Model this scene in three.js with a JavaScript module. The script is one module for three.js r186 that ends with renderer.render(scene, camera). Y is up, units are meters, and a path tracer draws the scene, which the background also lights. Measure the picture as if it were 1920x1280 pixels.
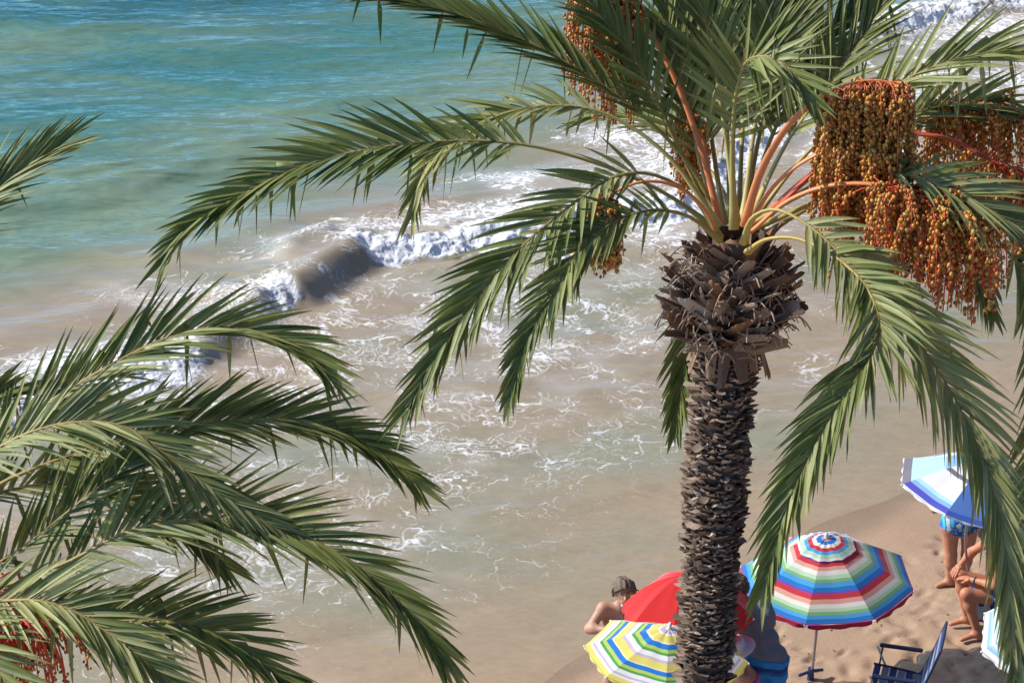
import * as THREE from 'three';
import { Sky } from 'three/addons/objects/Sky.js';
import { mergeGeometries } from 'three/addons/utils/BufferGeometryUtils.js';
import { RoundedBoxGeometry } from 'three/addons/geometries/RoundedBoxGeometry.js';

// ---------------------------------------------------------------- camera, sky, sun, exposure
const scene = new THREE.Scene();
const CAM_H = 13, PITCH = 25 * Math.PI / 180, FOCAL = 4600;            // focal length in pixels of a 1920 x 1280 frame
const camera = new THREE.PerspectiveCamera(2 * Math.atan(640 / FOCAL) * 180 / Math.PI, 1.5, 0.5, 900);
camera.position.set(0, CAM_H, 0);
camera.rotation.set(-PITCH, 0, 0);
const renderer = new THREE.WebGLRenderer({ antialias: true });
renderer.toneMapping = THREE.LinearToneMapping;
renderer.toneMappingExposure = 1.28;
renderer.shadowMap.enabled = true;

const SUN = new THREE.Vector3(-0.79, 0.60, -0.16).normalize();
const sky = new Sky();
sky.name = 'sky';
sky.scale.setScalar(800);
sky.userData.kind = 'structure';
sky.material.uniforms.sunPosition.value.copy(SUN);
sky.material.uniforms.turbidity.value = 6;
sky.material.uniforms.rayleigh.value = 0.8;
sky.material.uniforms.mieCoefficient.value = 0.004;
scene.add(sky);
scene.environmentIntensity = 0.22;
const sun = new THREE.DirectionalLight(0xfff1dd, 4.2);
sun.name = 'sun';
sun.position.copy(SUN).multiplyScalar(60).add(new THREE.Vector3(0, 0, -24));
sun.target.position.set(0, 0, -24);
sun.castShadow = true;
Object.assign(sun.shadow.camera, { left: -28, right: 28, top: 28, bottom: -28, near: 1, far: 140 });
sun.shadow.mapSize.set(4096, 4096);
scene.add(sun, sun.target);

// ---------------------------------------------------------------- small helpers
const V = (x, y, z) => new THREE.Vector3(x, y, z);
const { clamp, lerp, smoothstep } = THREE.MathUtils;
const ss = (a, b, x) => smoothstep(x, a, b);
function rng(seed) { let a = seed >>> 0; return () => { a = (a + 0x6d2b79f5) | 0; let t = Math.imul(a ^ (a >>> 15), 1 | a); t = (t + Math.imul(t ^ (t >>> 7), 61 | t)) ^ t; return ((t ^ (t >>> 14)) >>> 0) / 4294967296; }; }
const hash = (i, j) => { let h = Math.imul(i, 374761393) + Math.imul(j, 668265263) | 0; h = Math.imul(h ^ (h >>> 13), 1274126177); return ((h ^ (h >>> 16)) >>> 0) / 4294967296; };
function noise(x, y) {
  const i = Math.floor(x), j = Math.floor(y), u = x - i, v = y - j, a = u * u * (3 - 2 * u), b = v * v * (3 - 2 * v);
  const p = hash(i, j), q = hash(i + 1, j), r = hash(i, j + 1), s = hash(i + 1, j + 1);
  return (p + (q - p) * a + (r - p) * b + (p - q - r + s) * a * b) * 2 - 1;
}
function fbm(x, y, n) { let s = 0, a = 0.5; for (let k = 0; k < n; k++) { s += a * noise(x, y); x = x * 2.03 + 17.3; y = y * 2.03 - 9.1; a *= 0.5; } return s; }
function worley(x, y) {
  const i = Math.floor(x), j = Math.floor(y); let a = 9, b = 9;
  for (let dj = -1; dj < 2; dj++) for (let di = -1; di < 2; di++) {
    const cx = i + di + hash(i + di, j + dj) - x, cy = j + dj + hash(i + di + 91, j + dj + 57) - y, d = cx * cx + cy * cy;
    if (d < a) { b = a; a = d; } else if (d < b) b = d;
  }
  return [Math.sqrt(a), Math.sqrt(b)];
}
function curve1(pts) {                                                   // smooth curve through [x, y] pairs
  return (x) => {
    let k = 0; while (k < pts.length - 2 && x > pts[k + 1][0]) k++;
    const u = clamp((x - pts[k][0]) / (pts[k + 1][0] - pts[k][0]), 0, 1);
    return lerp(pts[k][1], pts[k + 1][1], u * u * (3 - 2 * u));
  };
}
// a surveyed point: direction from the photograph's frame (1920 x 1280) and distance along the optical axis
function ray(px, py) { const x = (px - 960) / FOCAL, y = -(py - 640) / FOCAL, c = Math.cos(PITCH), s = Math.sin(PITCH); return V(x, y * c - s, -y * s - c); }
const at = (px, py, depth) => ray(px, py).multiplyScalar(depth).add(V(0, CAM_H, 0));
const atZ = (px, py, z) => { const r = ray(px, py); return r.multiplyScalar(z / r.z).add(V(0, CAM_H, 0)); };
function onSand(px, py, h = 0) {                                         // where that direction is h metres above the sand
  const r = ray(px, py); let y = 0.1 + h, p;
  for (let k = 0; k < 12; k++) { p = r.clone().multiplyScalar((y - CAM_H) / r.y).add(V(0, CAM_H, 0)); y = sandHeight(p.x, p.z) + h; }
  return p;
}
const names = new Map();
function numbered(n) { const k = names.get(n) ?? 0; names.set(n, k + 1); return k ? n + '_' + String(k).padStart(3, '0') : n; }
function tag(o, label, category, group, kind) { o.userData.label = label; if (category) o.userData.category = category; if (group) o.userData.group = group; if (kind) o.userData.kind = kind; return o; }
function thing(name, pos, label, category, group) { const o = new THREE.Group(); o.name = numbered(name); o.position.copy(pos); scene.add(o); return tag(o, label, category, group); }
function part(name, geo, mat, parent) { const m = new THREE.Mesh(geo, mat); m.name = name; m.castShadow = m.receiveShadow = true; (parent ?? scene).add(m); return m; }
function geom(pos, idx, col, nor, uv) {
  const g = new THREE.BufferGeometry();
  g.setAttribute('position', new THREE.Float32BufferAttribute(pos, 3));
  if (col) g.setAttribute('color', new THREE.Float32BufferAttribute(col, 3));
  if (uv) g.setAttribute('uv', new THREE.Float32BufferAttribute(uv, 2));
  if (idx) g.setIndex(idx.length && pos.length / 3 > 65535 ? new THREE.Uint32BufferAttribute(idx, 1) : idx);
  if (nor) g.setAttribute('normal', new THREE.Float32BufferAttribute(nor, 3)); else g.computeVertexNormals();
  return g;
}
function tube(pts, rad, seg = 12, ring = 7, flat = 1) {                  // tapered tube through points
  const c = new THREE.CatmullRomCurve3(pts, false, 'centripetal'), pos = [], idx = [];
  let up = V(0, 1, 0), n0;
  for (let i = 0; i <= seg; i++) {
    const u = i / seg, p = c.getPoint(u), t = c.getTangent(u);
    if (!n0) { n0 = Math.abs(t.y) > 0.9 ? V(0, 0, 1) : up; }
    const s = V().crossVectors(t, n0).normalize(), n = V().crossVectors(s, t).normalize(); n0 = n;
    const r = typeof rad === 'function' ? rad(u) : rad;
    for (let k = 0; k < ring; k++) { const a = k / ring * 6.2832, x = Math.cos(a) * r, y = Math.sin(a) * r * flat; pos.push(p.x + s.x * x + n.x * y, p.y + s.y * x + n.y * y, p.z + s.z * x + n.z * y); }
    if (i) for (let k = 0; k < ring; k++) { const a = (i - 1) * ring + k, b = (i - 1) * ring + (k + 1) % ring; idx.push(a, b, a + ring, b, b + ring, a + ring); }
  }
  for (const [b, f] of [[0, 1], [seg * ring, 0]]) for (let k = 1; k < ring - 1; k++) f ? idx.push(b, b + k + 1, b + k) : idx.push(b, b + k, b + k + 1);
  return geom(pos, idx);
}
const std = (r, g, b, rough = 0.8, more = {}) => { const m = new THREE.MeshStandardMaterial({ roughness: rough, ...more }); m.color.setRGB(r, g, b); return m; };
function paint(g, fn) { const p = g.attributes.position, c = new Float32Array(p.count * 3); for (let i = 0; i < p.count; i++) { const k = fn(p.getX(i), p.getY(i), p.getZ(i), i); c.set(k, i * 3); } g.setAttribute('color', new THREE.BufferAttribute(c, 3)); return g; }
function dataTex(w, h, fn, srgb, wrap = THREE.RepeatWrapping) {
  const d = new Uint8Array(w * h * 4);
  for (let j = 0; j < h; j++) for (let i = 0; i < w; i++) { const c = fn(i, j), o = (j * w + i) * 4; for (let k = 0; k < 3; k++) d[o + k] = clamp(c[k] ?? c[0], 0, 1) * 255; d[o + 3] = 255; }
  const t = new THREE.DataTexture(d, w, h, THREE.RGBAFormat); t.magFilter = THREE.LinearFilter; t.minFilter = THREE.LinearMipmapLinearFilter; t.wrapS = t.wrapT = wrap; if (srgb) t.colorSpace = THREE.SRGBColorSpace; t.needsUpdate = true; return t;
}

// ---------------------------------------------------------------- shore: t runs along the waterline, s is metres out to sea
const SX = 0.21, SZ = -20.17, DX = 0.733, DZ = -0.681;
const toT = (x, z) => (x - SX) * DX + (z - SZ) * DZ, toS = (x, z) => (x - SX) * DZ - (z - SZ) * DX;
const fromTS = (t, s) => [SX + t * DX + s * DZ, SZ + t * DZ - s * DX];
const prints = [];
{ const r = rng(5);
  for (let k = 0; k < 700; k++) { const p = [lerp(1.2, 6.6, r()), lerp(-25, -18.2, r())], d = -toS(p[0], p[1]); if (d < 1.1 || r() > 0.25 + d * 0.3) continue; prints.push([p[0], p[1], r() * 3.14, 0.035 + r() * 0.05, 0.01 + r() * 0.02]); } }
const cells = new Map();
for (const p of prints) for (let a = -1; a < 2; a++) for (let b = -1; b < 2; b++) { const k = (Math.floor(p[0] * 3) + a) + ',' + (Math.floor(p[1] * 3) + b); cells.has(k) ? cells.get(k).push(p) : cells.set(k, [p]); }
function sandHeight(x, z) {
  const s = toS(x, z);
  return s > 0 ? -Math.min(3.2, 0.06 * s + 0.004 * s * s) : Math.min(2.2, 0.075 * -s);
}
function sandDetail(x, z) {
  const d = -toS(x, z); if (d < -1.6) return 0;
  const dry = ss(0.7, 2.2, d + noise(x * 0.8, z * 0.8) * 0.4);
  let h = fbm(x * 1.1, z * 1.1, 3) * 0.022 * dry + (Math.abs(noise(x * 5 + fbm(x * 3, z * 3, 2), z * 9)) * 0.02 + fbm(x * 11, z * 14, 2) * 0.016) * dry * ss(-0.25, 0.35, noise(x * 1.2 + 4, z * 1.6)) + fbm(x * 0.7 + 3, z * 0.7, 2) * 0.03 * ss(-1.2, 0.2, d) * (1 - ss(0.6, 2, d));
  const c = cells.get(Math.floor(x * 3) + ',' + Math.floor(z * 3));
  if (c) for (const p of c) {
    const a = Math.cos(p[2]), b = Math.sin(p[2]), u = ((x - p[0]) * a + (z - p[1]) * b) / (p[3] * 1.9), v = (-(x - p[0]) * b + (z - p[1]) * a) / p[3], q = u * u + v * v;
    if (q < 4) h += p[4] * (1.5 * Math.exp(-q * 0.9) * (0.5 * q - 1));
  }
  return h;
}

// sand
{
  const axis = (a, b, fineA, fineB, fine, coarse) => { const o = []; let x = a; while (x < b) { o.push(x); x += x >= fineA && x < fineB ? fine : Math.min(coarse, Math.max(fine, Math.min(Math.abs(x - fineA), Math.abs(x - fineB)) * 0.07)); } o.push(b); return o; };
  const xs = axis(-60, 60, 0, 6.6, 0.03, 6), zs = axis(-90, 14, -25.6, -18.2, 0.03, 6), pos = [], idx = [], uv = [];
  for (const z of zs) for (const x of xs) { pos.push(x, sandHeight(x, z) + sandDetail(x, z), z); uv.push(x / 6.4, z / 6.4); }
  const n = xs.length;
  for (let j = 0; j < zs.length - 1; j++) for (let i = 0; i < n - 1; i++) { const a = j * n + i; idx.push(a, a + n, a + 1, a + 1, a + n, a + n + 1); }
  const T = 512, per = (i, j, f) => { const u = i / T, v = j / T; const q = (x, y) => fbm(x * f, y * f, 4); return lerp(lerp(q(u, v), q(u - 1, v), u), lerp(q(u, v - 1), q(u - 1, v - 1), u), v); };
  const grains = dataTex(T, T, (i, j) => { const k = 0.5 + per(i, j, 9) * 0.35 + (hash(i, j) - 0.5) * 0.22; return [0.62 + k * 0.26, 0.60 + k * 0.26, 0.57 + k * 0.28]; }, true);
  const rough = dataTex(T, T, (i, j) => [0.5 + per(i, j, 40) * 0.6 + (hash(i, j + 7) - 0.5) * 0.4]);
  const wet = [0.47, 0.345, 0.235], dry = [0.70, 0.495, 0.33];
  const g = geom(pos, idx, null, null, uv);
  paint(g, (x, y, z) => { const d = -toS(x, z), w = ss(0.12, 0.55, d + noise(x * 1.3, z * 1.3) * 0.16 + noise(x * 5, z * 5) * 0.05), p = 1 + fbm(x * 0.6, z * 0.6, 3) * 0.16; return [0, 1, 2].map((c) => lerp(wet[c], dry[c], w) * p); });
  const m = new THREE.MeshStandardMaterial({ vertexColors: true, map: grains, roughness: 0.92, bumpMap: rough, bumpScale: 0.006 });
  tag(part('sand_beach', g, m), 'pale tan sand of the beach with footprints', 'sand', null, 'structure');
}

// sea
const edgeS = curve1([[-20, 8.2], [0, 7.9], [1.5, 7.7], [3.7, 8.45], [5.3, 8.75], [6.6, 8.05], [8, 7.5], [9.7, 7.1], [13, 8.2], [17, 10], [19, 10.3], [22, 9.7], [40, 9.2]]);
const broken = curve1([[-20, 0.7], [1.6, 0.7], [2.3, 0.15], [3.3, 0.15], [3.55, 0.75], [3.8, 0.6], [4.0, 0], [5.15, 0], [5.5, 1], [12, 1], [13.5, 0.5], [16, 0.4], [17.4, 0.7], [24, 0.7], [30, 0.6]]);
const crestH = curve1([[-20, 0.3], [1.5, 0.28], [2.6, 0.26], [3.8, 0.33], [5.2, 0.36], [7, 0.32], [11, 0.22], [14, 0.2], [18, 0.34], [40, 0.3]]);
const blobs = [[600, 470, 160, 24, 0.34], [420, 510, 110, 18, 0.28], [700, 440, 90, 18, 0.42], [960, 340, 150, 20, 0.5], [1150, 262, 90, 26, 0.62], [1235, 310, 70, 34, 0.5], [880, 420, 130, 24, 0.4], [1010, 400, 100, 40, 0.5],
  [1240, 425, 70, 34, 0.6], [1850, 45, 110, 30, 0.6], [1700, 55, 120, 34, 0.5], [1790, 150, 190, 60, 0.32], [270, 690, 120, 34, 0.55], [60, 706, 70, 30, 0.7], [260, 738, 60, 16, 0.7], [1600, 230, 60, 44, 0.6], [1560, 290, 60, 30, 0.6],
  [300, 565, 160, 26, 0.3], [960, 600, 260, 70, 0.10], [850, 860, 240, 60, 0.12], [560, 760, 200, 60, 0.12], [600, 1040, 200, 50, 0.08]].map(([px, py, rx, ry, a]) => {
  const r = ray(px, py), k = -CAM_H / r.y, d = k, sc = FOCAL / d; return [r.x * k, r.z * k, rx / sc, ry / (sc * Math.abs(r.y)), a];
});
function foamDensity(x, z, t, s) {
  const q = s - edgeS(t) - noise(x * 1.7, z * 1.7) * 0.16 - noise(x * 5, z * 5) * 0.06, b = broken(t);
  let f = b * ss(-0.12, 0.02, q) * (1 - ss(0.2, 0.85, q)) * 1.0;
  for (const [bx, bz, rx, rz, a] of blobs) { const u = (x - bx) / rx, v = (z - bz) / rz, e = u * u + v * v; if (e < 7) f += a * Math.exp(-e) * (1 - f * 0.6); }
  const wash = ss(1.2, 3.6, s + noise(x * 0.5, z * 0.5) * 0.9) * (1 - ss(8.6, 10.4, s)) * (0.15 + 0.09 * noise(x * 0.45 + 9, z * 0.45) + 0.06 * ss(4, 7, s));
  return Math.min(1.1, f + wash + 0.03 * ss(0.1, 1.5, s) * (1 - ss(9, 10, s)));
}
const WAVES = []; { const r = rng(11); for (let k = 0; k < 26; k++) { const L = 0.42 * Math.pow(1.115, k), a = (r() - 0.5) * 1.25 + 0.12; WAVES.push([Math.sin(a) * 6.2832 / L, Math.cos(a) * 6.2832 / L, r() * 6.28, 0.0066 * Math.pow(L, 0.8)]); } }
function seaHeight(x, z, t, s) {
  const wx = x + noise(x * 0.35, z * 0.35) * 0.7, wz = z + noise(x * 0.3 + 5, z * 0.3) * 0.7, near = ss(0, 2, s), off = ss(9, 13, s);
  let y = 0;
  const amp = near * lerp(0.42, 1.05, off) * (0.75 + 0.5 * noise(x * 0.25, z * 0.4)), far = 1 - ss(40, 90, s);
  for (const [kx, kz, ph, a] of WAVES) y += a * Math.sin(kx * wx + kz * wz + ph);
  y *= amp * far;
  const q = s - edgeS(t) - noise(x * 1.7, z * 1.7) * 0.07, A = crestH(t), b = broken(t);
  const face = lerp(ss(-0.32, 0.34, q), 0.75 * ss(-0.22, 0.55, q), b), back = q < 0.4 ? 1 : Math.exp(-(q - 0.4) / 1.15);
  y += A * face * back;
  y += 0.16 * ss(4.1, 4.6, t) * (1 - ss(5.4, 6, t)) * Math.exp(-(((q - 0.95) / 0.26) ** 2)) + 0.05 * Math.exp(-(((q - 2.2) / 0.5) ** 2)) + 0.04 * Math.exp(-(((q + 1.8 + noise(t, 3) * 0.4) / 0.35) ** 2));
  const roll = b * ss(-0.14, 0.08, q) * (1 - ss(0.4, 1.2, q));
  if (roll > 0.001) y += roll * (fbm(x * 2.6, z * 2.6, 2) * 0.13 + (0.5 - Math.abs(noise(x * 6 + 3, z * 6))) * 0.06 + fbm(x * 13, z * 13, 2) * 0.06);
  return y + 0.012 * ss(-0.4, 0.3, s) - 0.10 * (1 - ss(-1.6, -0.3, s));
}
{
  const grow = (a, list, end) => { const o = [a]; for (const [to, d] of list) while (o[o.length - 1] < to - 1e-6) o.push(Math.min(to, o[o.length - 1] + d)); let d = list[list.length - 1][1]; while (o[o.length - 1] < end) { d *= 1.25; o.push(o[o.length - 1] + d); } return o; };
  const S = grow(-1.6, [[0, 0.12], [6.4, 0.06], [10.6, 0.033], [24, 0.07], [30, 0.12]], 420);
  const tp = grow(6, [[23, 0.042]], 300), tn = grow(-6, [[4.5, 0.042]], 300).map((v) => -v).reverse();
  const T = [...tn.filter((v) => v < 6), ...tp].filter((v, i, a) => !i || v > a[i - 1] + 1e-4).reduce((o, v) => { while (o.length && v - o[o.length - 1] > 0.06 && v > -4.6 && v < 6.1) o.push(o[o.length - 1] + 0.042); o.push(v); return o; }, []);
  const n = T.length, pos = new Float32Array(n * S.length * 3), uv = new Float32Array(n * S.length * 2);
  const T0 = -4.6, TW = 26.2, S0 = -1.6, SW = 13.6, O0 = 12, OW = 26;
  let k = 0;
  for (const s of S) for (const t of T) { const [x, z] = fromTS(t, s); pos.set([x, seaHeight(x, z, t, s), z], k * 3); uv.set([(t - T0) / TW, (s - S0) / SW], k * 2); k++; }
  const jn = S.findIndex((s) => s >= 12);
  const sheet = (j0, j1, mapUv) => {
    const rows = j1 - j0 + 1, p = pos.slice(j0 * n * 3, (j1 + 1) * n * 3), w = new Float32Array(rows * n * 2), idx = new Uint32Array((rows - 1) * (n - 1) * 6);
    for (let j = 0; j < rows; j++) for (let i = 0; i < n; i++) w.set(mapUv(T[i], S[j0 + j]), (j * n + i) * 2);
    let o = 0;
    for (let j = 0; j < rows - 1; j++) for (let i = 0; i < n - 1; i++) { const a = j * n + i; idx.set([a, a + 1, a + n, a + 1, a + n + 1, a + n], o); o += 6; }
    const g = new THREE.BufferGeometry(); g.setAttribute('position', new THREE.BufferAttribute(p, 3)); g.setAttribute('uv', new THREE.BufferAttribute(w, 2)); g.setIndex(new THREE.BufferAttribute(idx, 1)); g.computeVertexNormals(); return g;
  };
  const mixc = (a, b, u) => [lerp(a[0], b[0], u), lerp(a[1], b[1], u), lerp(a[2], b[2], u)];
  const L2S = (c) => c.map((v) => Math.pow(clamp(v, 0, 1), 1 / 2.2));
  // colours of the water itself: sand stirred up inshore, clear green-blue offshore
  const wash = [0.335, 0.272, 0.18], washGreen = [0.275, 0.275, 0.185], washOrange = [0.405, 0.295, 0.185], green = [0.185, 0.265, 0.175], teal = [0.055, 0.20, 0.16], blue = [0.022, 0.125, 0.125];
  function waterColor(x, z, s) {
    const w = s + fbm(x * 0.28, z * 0.28, 3) * 2.2, g1 = fbm(x * 0.5 + 4, z * 0.8, 3), g2 = fbm(x * 0.33 - 7, z * 0.6 + 2, 3);
    let c = mixc(wash, washGreen, clamp(0.5 + g1 * 1.6, 0, 1));
    c = mixc(c, washOrange, clamp(0.25 + g2 * 1.5, 0, 1) * 0.7);
    c = mixc(c, washOrange, 0.5 * (1 - ss(0.4, 3.2, w)));
    c = mixc(c, green, ss(9.7, 12.2, w)); c = mixc(c, teal, ss(11.6, 17.5, w) * clamp(0.72 + g1 * 0.9, 0, 1)); c = mixc(c, blue, ss(15, 22, w) * clamp(0.6 + g2 * 1.5, 0, 1));
    return c;
  }
  const foam = [0.86, 0.87, 0.87];
  const W = 2048, H = 1024, rough = new Uint8Array(W * H), lift = new Uint8Array(W * H);
  const near = dataTex(W, H, (i, j) => {
    const t = T0 + (i + 0.5) / W * TW, s = S0 + (j + 0.5) / H * SW, [x, z] = fromTS(t, s);
    let c = waterColor(x, z, s), a = 0;
    const D = s < 0.05 ? 0 : foamDensity(x, z, t, s);
    { const gr = 1 + (0.10 * fbm(x * 16, z * 26, 3) + 0.07 * (hash(i, j) - 0.5)) * (1 - ss(8, 11, s)); c = c.map((v) => v * gr); }
    if (D > 0.02) {
      const ux = x + fbm(x * 1.6, z * 1.6, 4) * 0.8, uz = z + fbm(x * 1.6 + 31, z * 1.6, 4) * 0.8;
      const [f1, f2] = worley(ux * 1.9, uz * 2.4), e1 = f2 - f1, br = 0.5 + 1.1 * fbm(x * 1.9, z * 2.6, 4), fine = fbm(x * 11, z * 14, 3), gap = ss(0.28, 0.62, br + fine * 0.35 + D * 0.55);
      const wd = (0.004 + D * 0.12) * (0.35 + 0.8 * clamp(br, 0, 1.2)) * (0.6 + 0.8 * Math.abs(noise(x * 6, z * 8)));
      let l = (1 - ss(wd * 0.4, wd + 0.022, Math.abs(e1 + fine * 0.05))) * gap;
      const [h1, h2] = worley(ux * 6.2 + 7, uz * 7.6), e2 = h2 - h1, wd2 = Math.max(0, D - 0.06) * 0.5;
      l = Math.max(l, (1 - ss(wd2 * 0.3, wd2 + 0.05, e2 + fine * 0.09)) * ss(0.08, 0.34, D) * ss(0.42, 0.8, br + D * 0.5 + fine * 0.3) * 0.9);
      const dot = hash(i, j); if (dot > 0.992 - D * 0.03 && br > 0.55) l = Math.max(l, 0.55 * ss(0.03, 0.12, D));
      const solid = ss(0.62, 1.02, D + fine * 0.5 + fbm(x * 3, z * 3, 2) * 0.35);
      a = clamp(l * ss(0.02, 0.12, D) * clamp(0.6 + D, 0, 1) + solid, 0, 1);
      const veil = ss(0.1, 0.7, D + fbm(x * 1.8, z * 2.4, 3) * 0.45) * 0.22;
      c = mixc(c, foam, Math.max(a, veil));
    }
    rough[j * W + i] = 255 * lerp(0.16, 0.95, a);
    lift[j * W + i] = 255 * clamp(0.35 + 0.22 * fbm(x * 2.2, z * 6.5, 3) + a * (0.03 + 0.4 * ss(0.5, 1, D) * fbm(x * 17, z * 17, 3)), 0, 1);
    return L2S(c);
  }, true, THREE.MirroredRepeatWrapping);
  const roughTex = dataTex(W / 2, H / 2, (i, j) => [rough[j * 2 * W + i * 2] / 255], false, THREE.MirroredRepeatWrapping);
  const far = dataTex(1024, 1024, (i, j) => { const t = T0 + (i + 0.5) / 1024 * TW, s = O0 + (j + 0.5) / 1024 * OW, [x, z] = fromTS(t, s); return L2S(waterColor(x, z, s)); }, true, THREE.MirroredRepeatWrapping);
  const ripple = dataTex(1024, 1024, (i, j) => { const u = i / 1024 * 26.2 * 0.5, v = j / 1024 * 13, q = (a, b) => { const x = a * DX * 2 + b * DZ, z = a * DZ * 2 - b * DX; return fbm(x * 0.9, z * 2.9, 3) + 0.25 * fbm(x * 4, z * 9, 2); }; const fu = i / 1024, fv = j / 1024; return [0.5 + 0.8 * lerp(lerp(q(u, v), q(u - 13.1, v), fu), lerp(q(u, v - 13), q(u - 13.1, v - 13), fu), fv)]; });
  const rip1 = dataTex(W, H, (i, j) => [lift[j * W + i] / 255], false, THREE.MirroredRepeatWrapping), rip2 = ripple.clone(); rip2.repeat.set(1, 2);
  const m1 = new THREE.MeshPhysicalMaterial({ bumpMap: rip1, bumpScale: 0.05, map: near, roughnessMap: roughTex, roughness: 1, ior: 1.33 });
  const m2 = new THREE.MeshPhysicalMaterial({ map: far, bumpMap: rip2, bumpScale: 0.11, roughness: 0.09, ior: 1.33 });
  const g1 = sheet(0, jn, (t, s) => [(t - T0) / TW, (s - S0) / SW]), g2 = sheet(jn, S.length - 1, (t, s) => [(t - T0) / TW, (s - O0) / OW]);
  { // one normal along the seam between the two sheets
    const a = g1.attributes.normal, b = g2.attributes.normal, o = (jn) * n; for (let i = 0; i < n; i++) { const v = V(a.getX(o + i) + b.getX(i), a.getY(o + i) + b.getY(i), a.getZ(o + i) + b.getZ(i)).normalize(); a.setXYZ(o + i, v.x, v.y, v.z); b.setXYZ(i, v.x, v.y, v.z); } }
  tag(part('surf_water', g1, m1), 'sandy shallow water with a breaking wave and white foam', 'water', null, 'structure');
  tag(part('sea_water', g2, m2), 'turquoise open sea with small ripples', 'water', null, 'structure');
}
console.log('shore built');

// ---------------------------------------------------------------- palms
const leafMat = new THREE.MeshPhysicalMaterial({ vertexColors: true, roughness: 0.5, side: THREE.DoubleSide, transmission: 0.3, thickness: 0, ior: 1.4, specularIntensity: 0.6 });
const rachisMat = std(1, 1, 1, 0.55, { vertexColors: true });
const LEAF = { deep: [0.085, 0.135, 0.018], mid: [0.20, 0.245, 0.04], pale: [0.52, 0.52, 0.21], grey: [0.19, 0.235, 0.115], dry: [0.42, 0.33, 0.15], tip: [0.22, 0.13, 0.06] };
const mix3 = (a, b, u) => [a[0] + (b[0] - a[0]) * u, a[1] + (b[1] - a[1]) * u, a[2] + (b[2] - a[2]) * u];
function leaflet(base, dir, nrm, len, wid, droop, kink, c0, c1, c2, r) {
  const seg = 5, pos = [], col = [], idx = [], d = dir.clone(), p = base.clone(), n = nrm.clone();
  const step = len / seg;
  for (let i = 0; i <= seg; i++) {
    const u = i / seg, w = wid * (i === 0 ? 0.45 : u < 0.35 ? 0.85 + u * 0.4 : Math.pow(1 - (u - 0.35) / 0.65, 0.75)) * 0.5;
    n.addScaledVector(d, -n.dot(d)).normalize();
    const b = V().crossVectors(d, n).normalize(), lift = w * 0.55, cc = u < 0.15 ? mix3(c0, c1, u / 0.15) : u < 0.82 ? c1 : mix3(c1, c2, (u - 0.82) / 0.18);
    if (i < seg) {
      pos.push(p.x + b.x * w + n.x * lift, p.y + b.y * w + n.y * lift, p.z + b.z * w + n.z * lift, p.x, p.y, p.z, p.x - b.x * w + n.x * lift, p.y - b.y * w + n.y * lift, p.z - b.z * w + n.z * lift);
      col.push(...cc, ...mix3(cc, c0, 0.35), ...cc);
      if (i) { const a = (i - 1) * 3; idx.push(a, a + 1, a + 3, a + 1, a + 4, a + 3, a + 1, a + 2, a + 4, a + 2, a + 5, a + 4); }
    } else { pos.push(p.x, p.y, p.z); col.push(...cc); const a = (i - 1) * 3; idx.push(a, a + 1, a + 3, a + 1, a + 2, a + 3); }
    if (kink && i === kink) { d.lerp(V((r() - 0.5) * 0.5, -1, (r() - 0.5) * 0.5), 0.85).normalize(); }
    d.y -= droop * (0.25 + u); d.normalize();
    p.addScaledVector(d, step);
  }
  return { pos, col, idx };
}
const FACE = V(-0.15, 0.5, 0.85).normalize();
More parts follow.
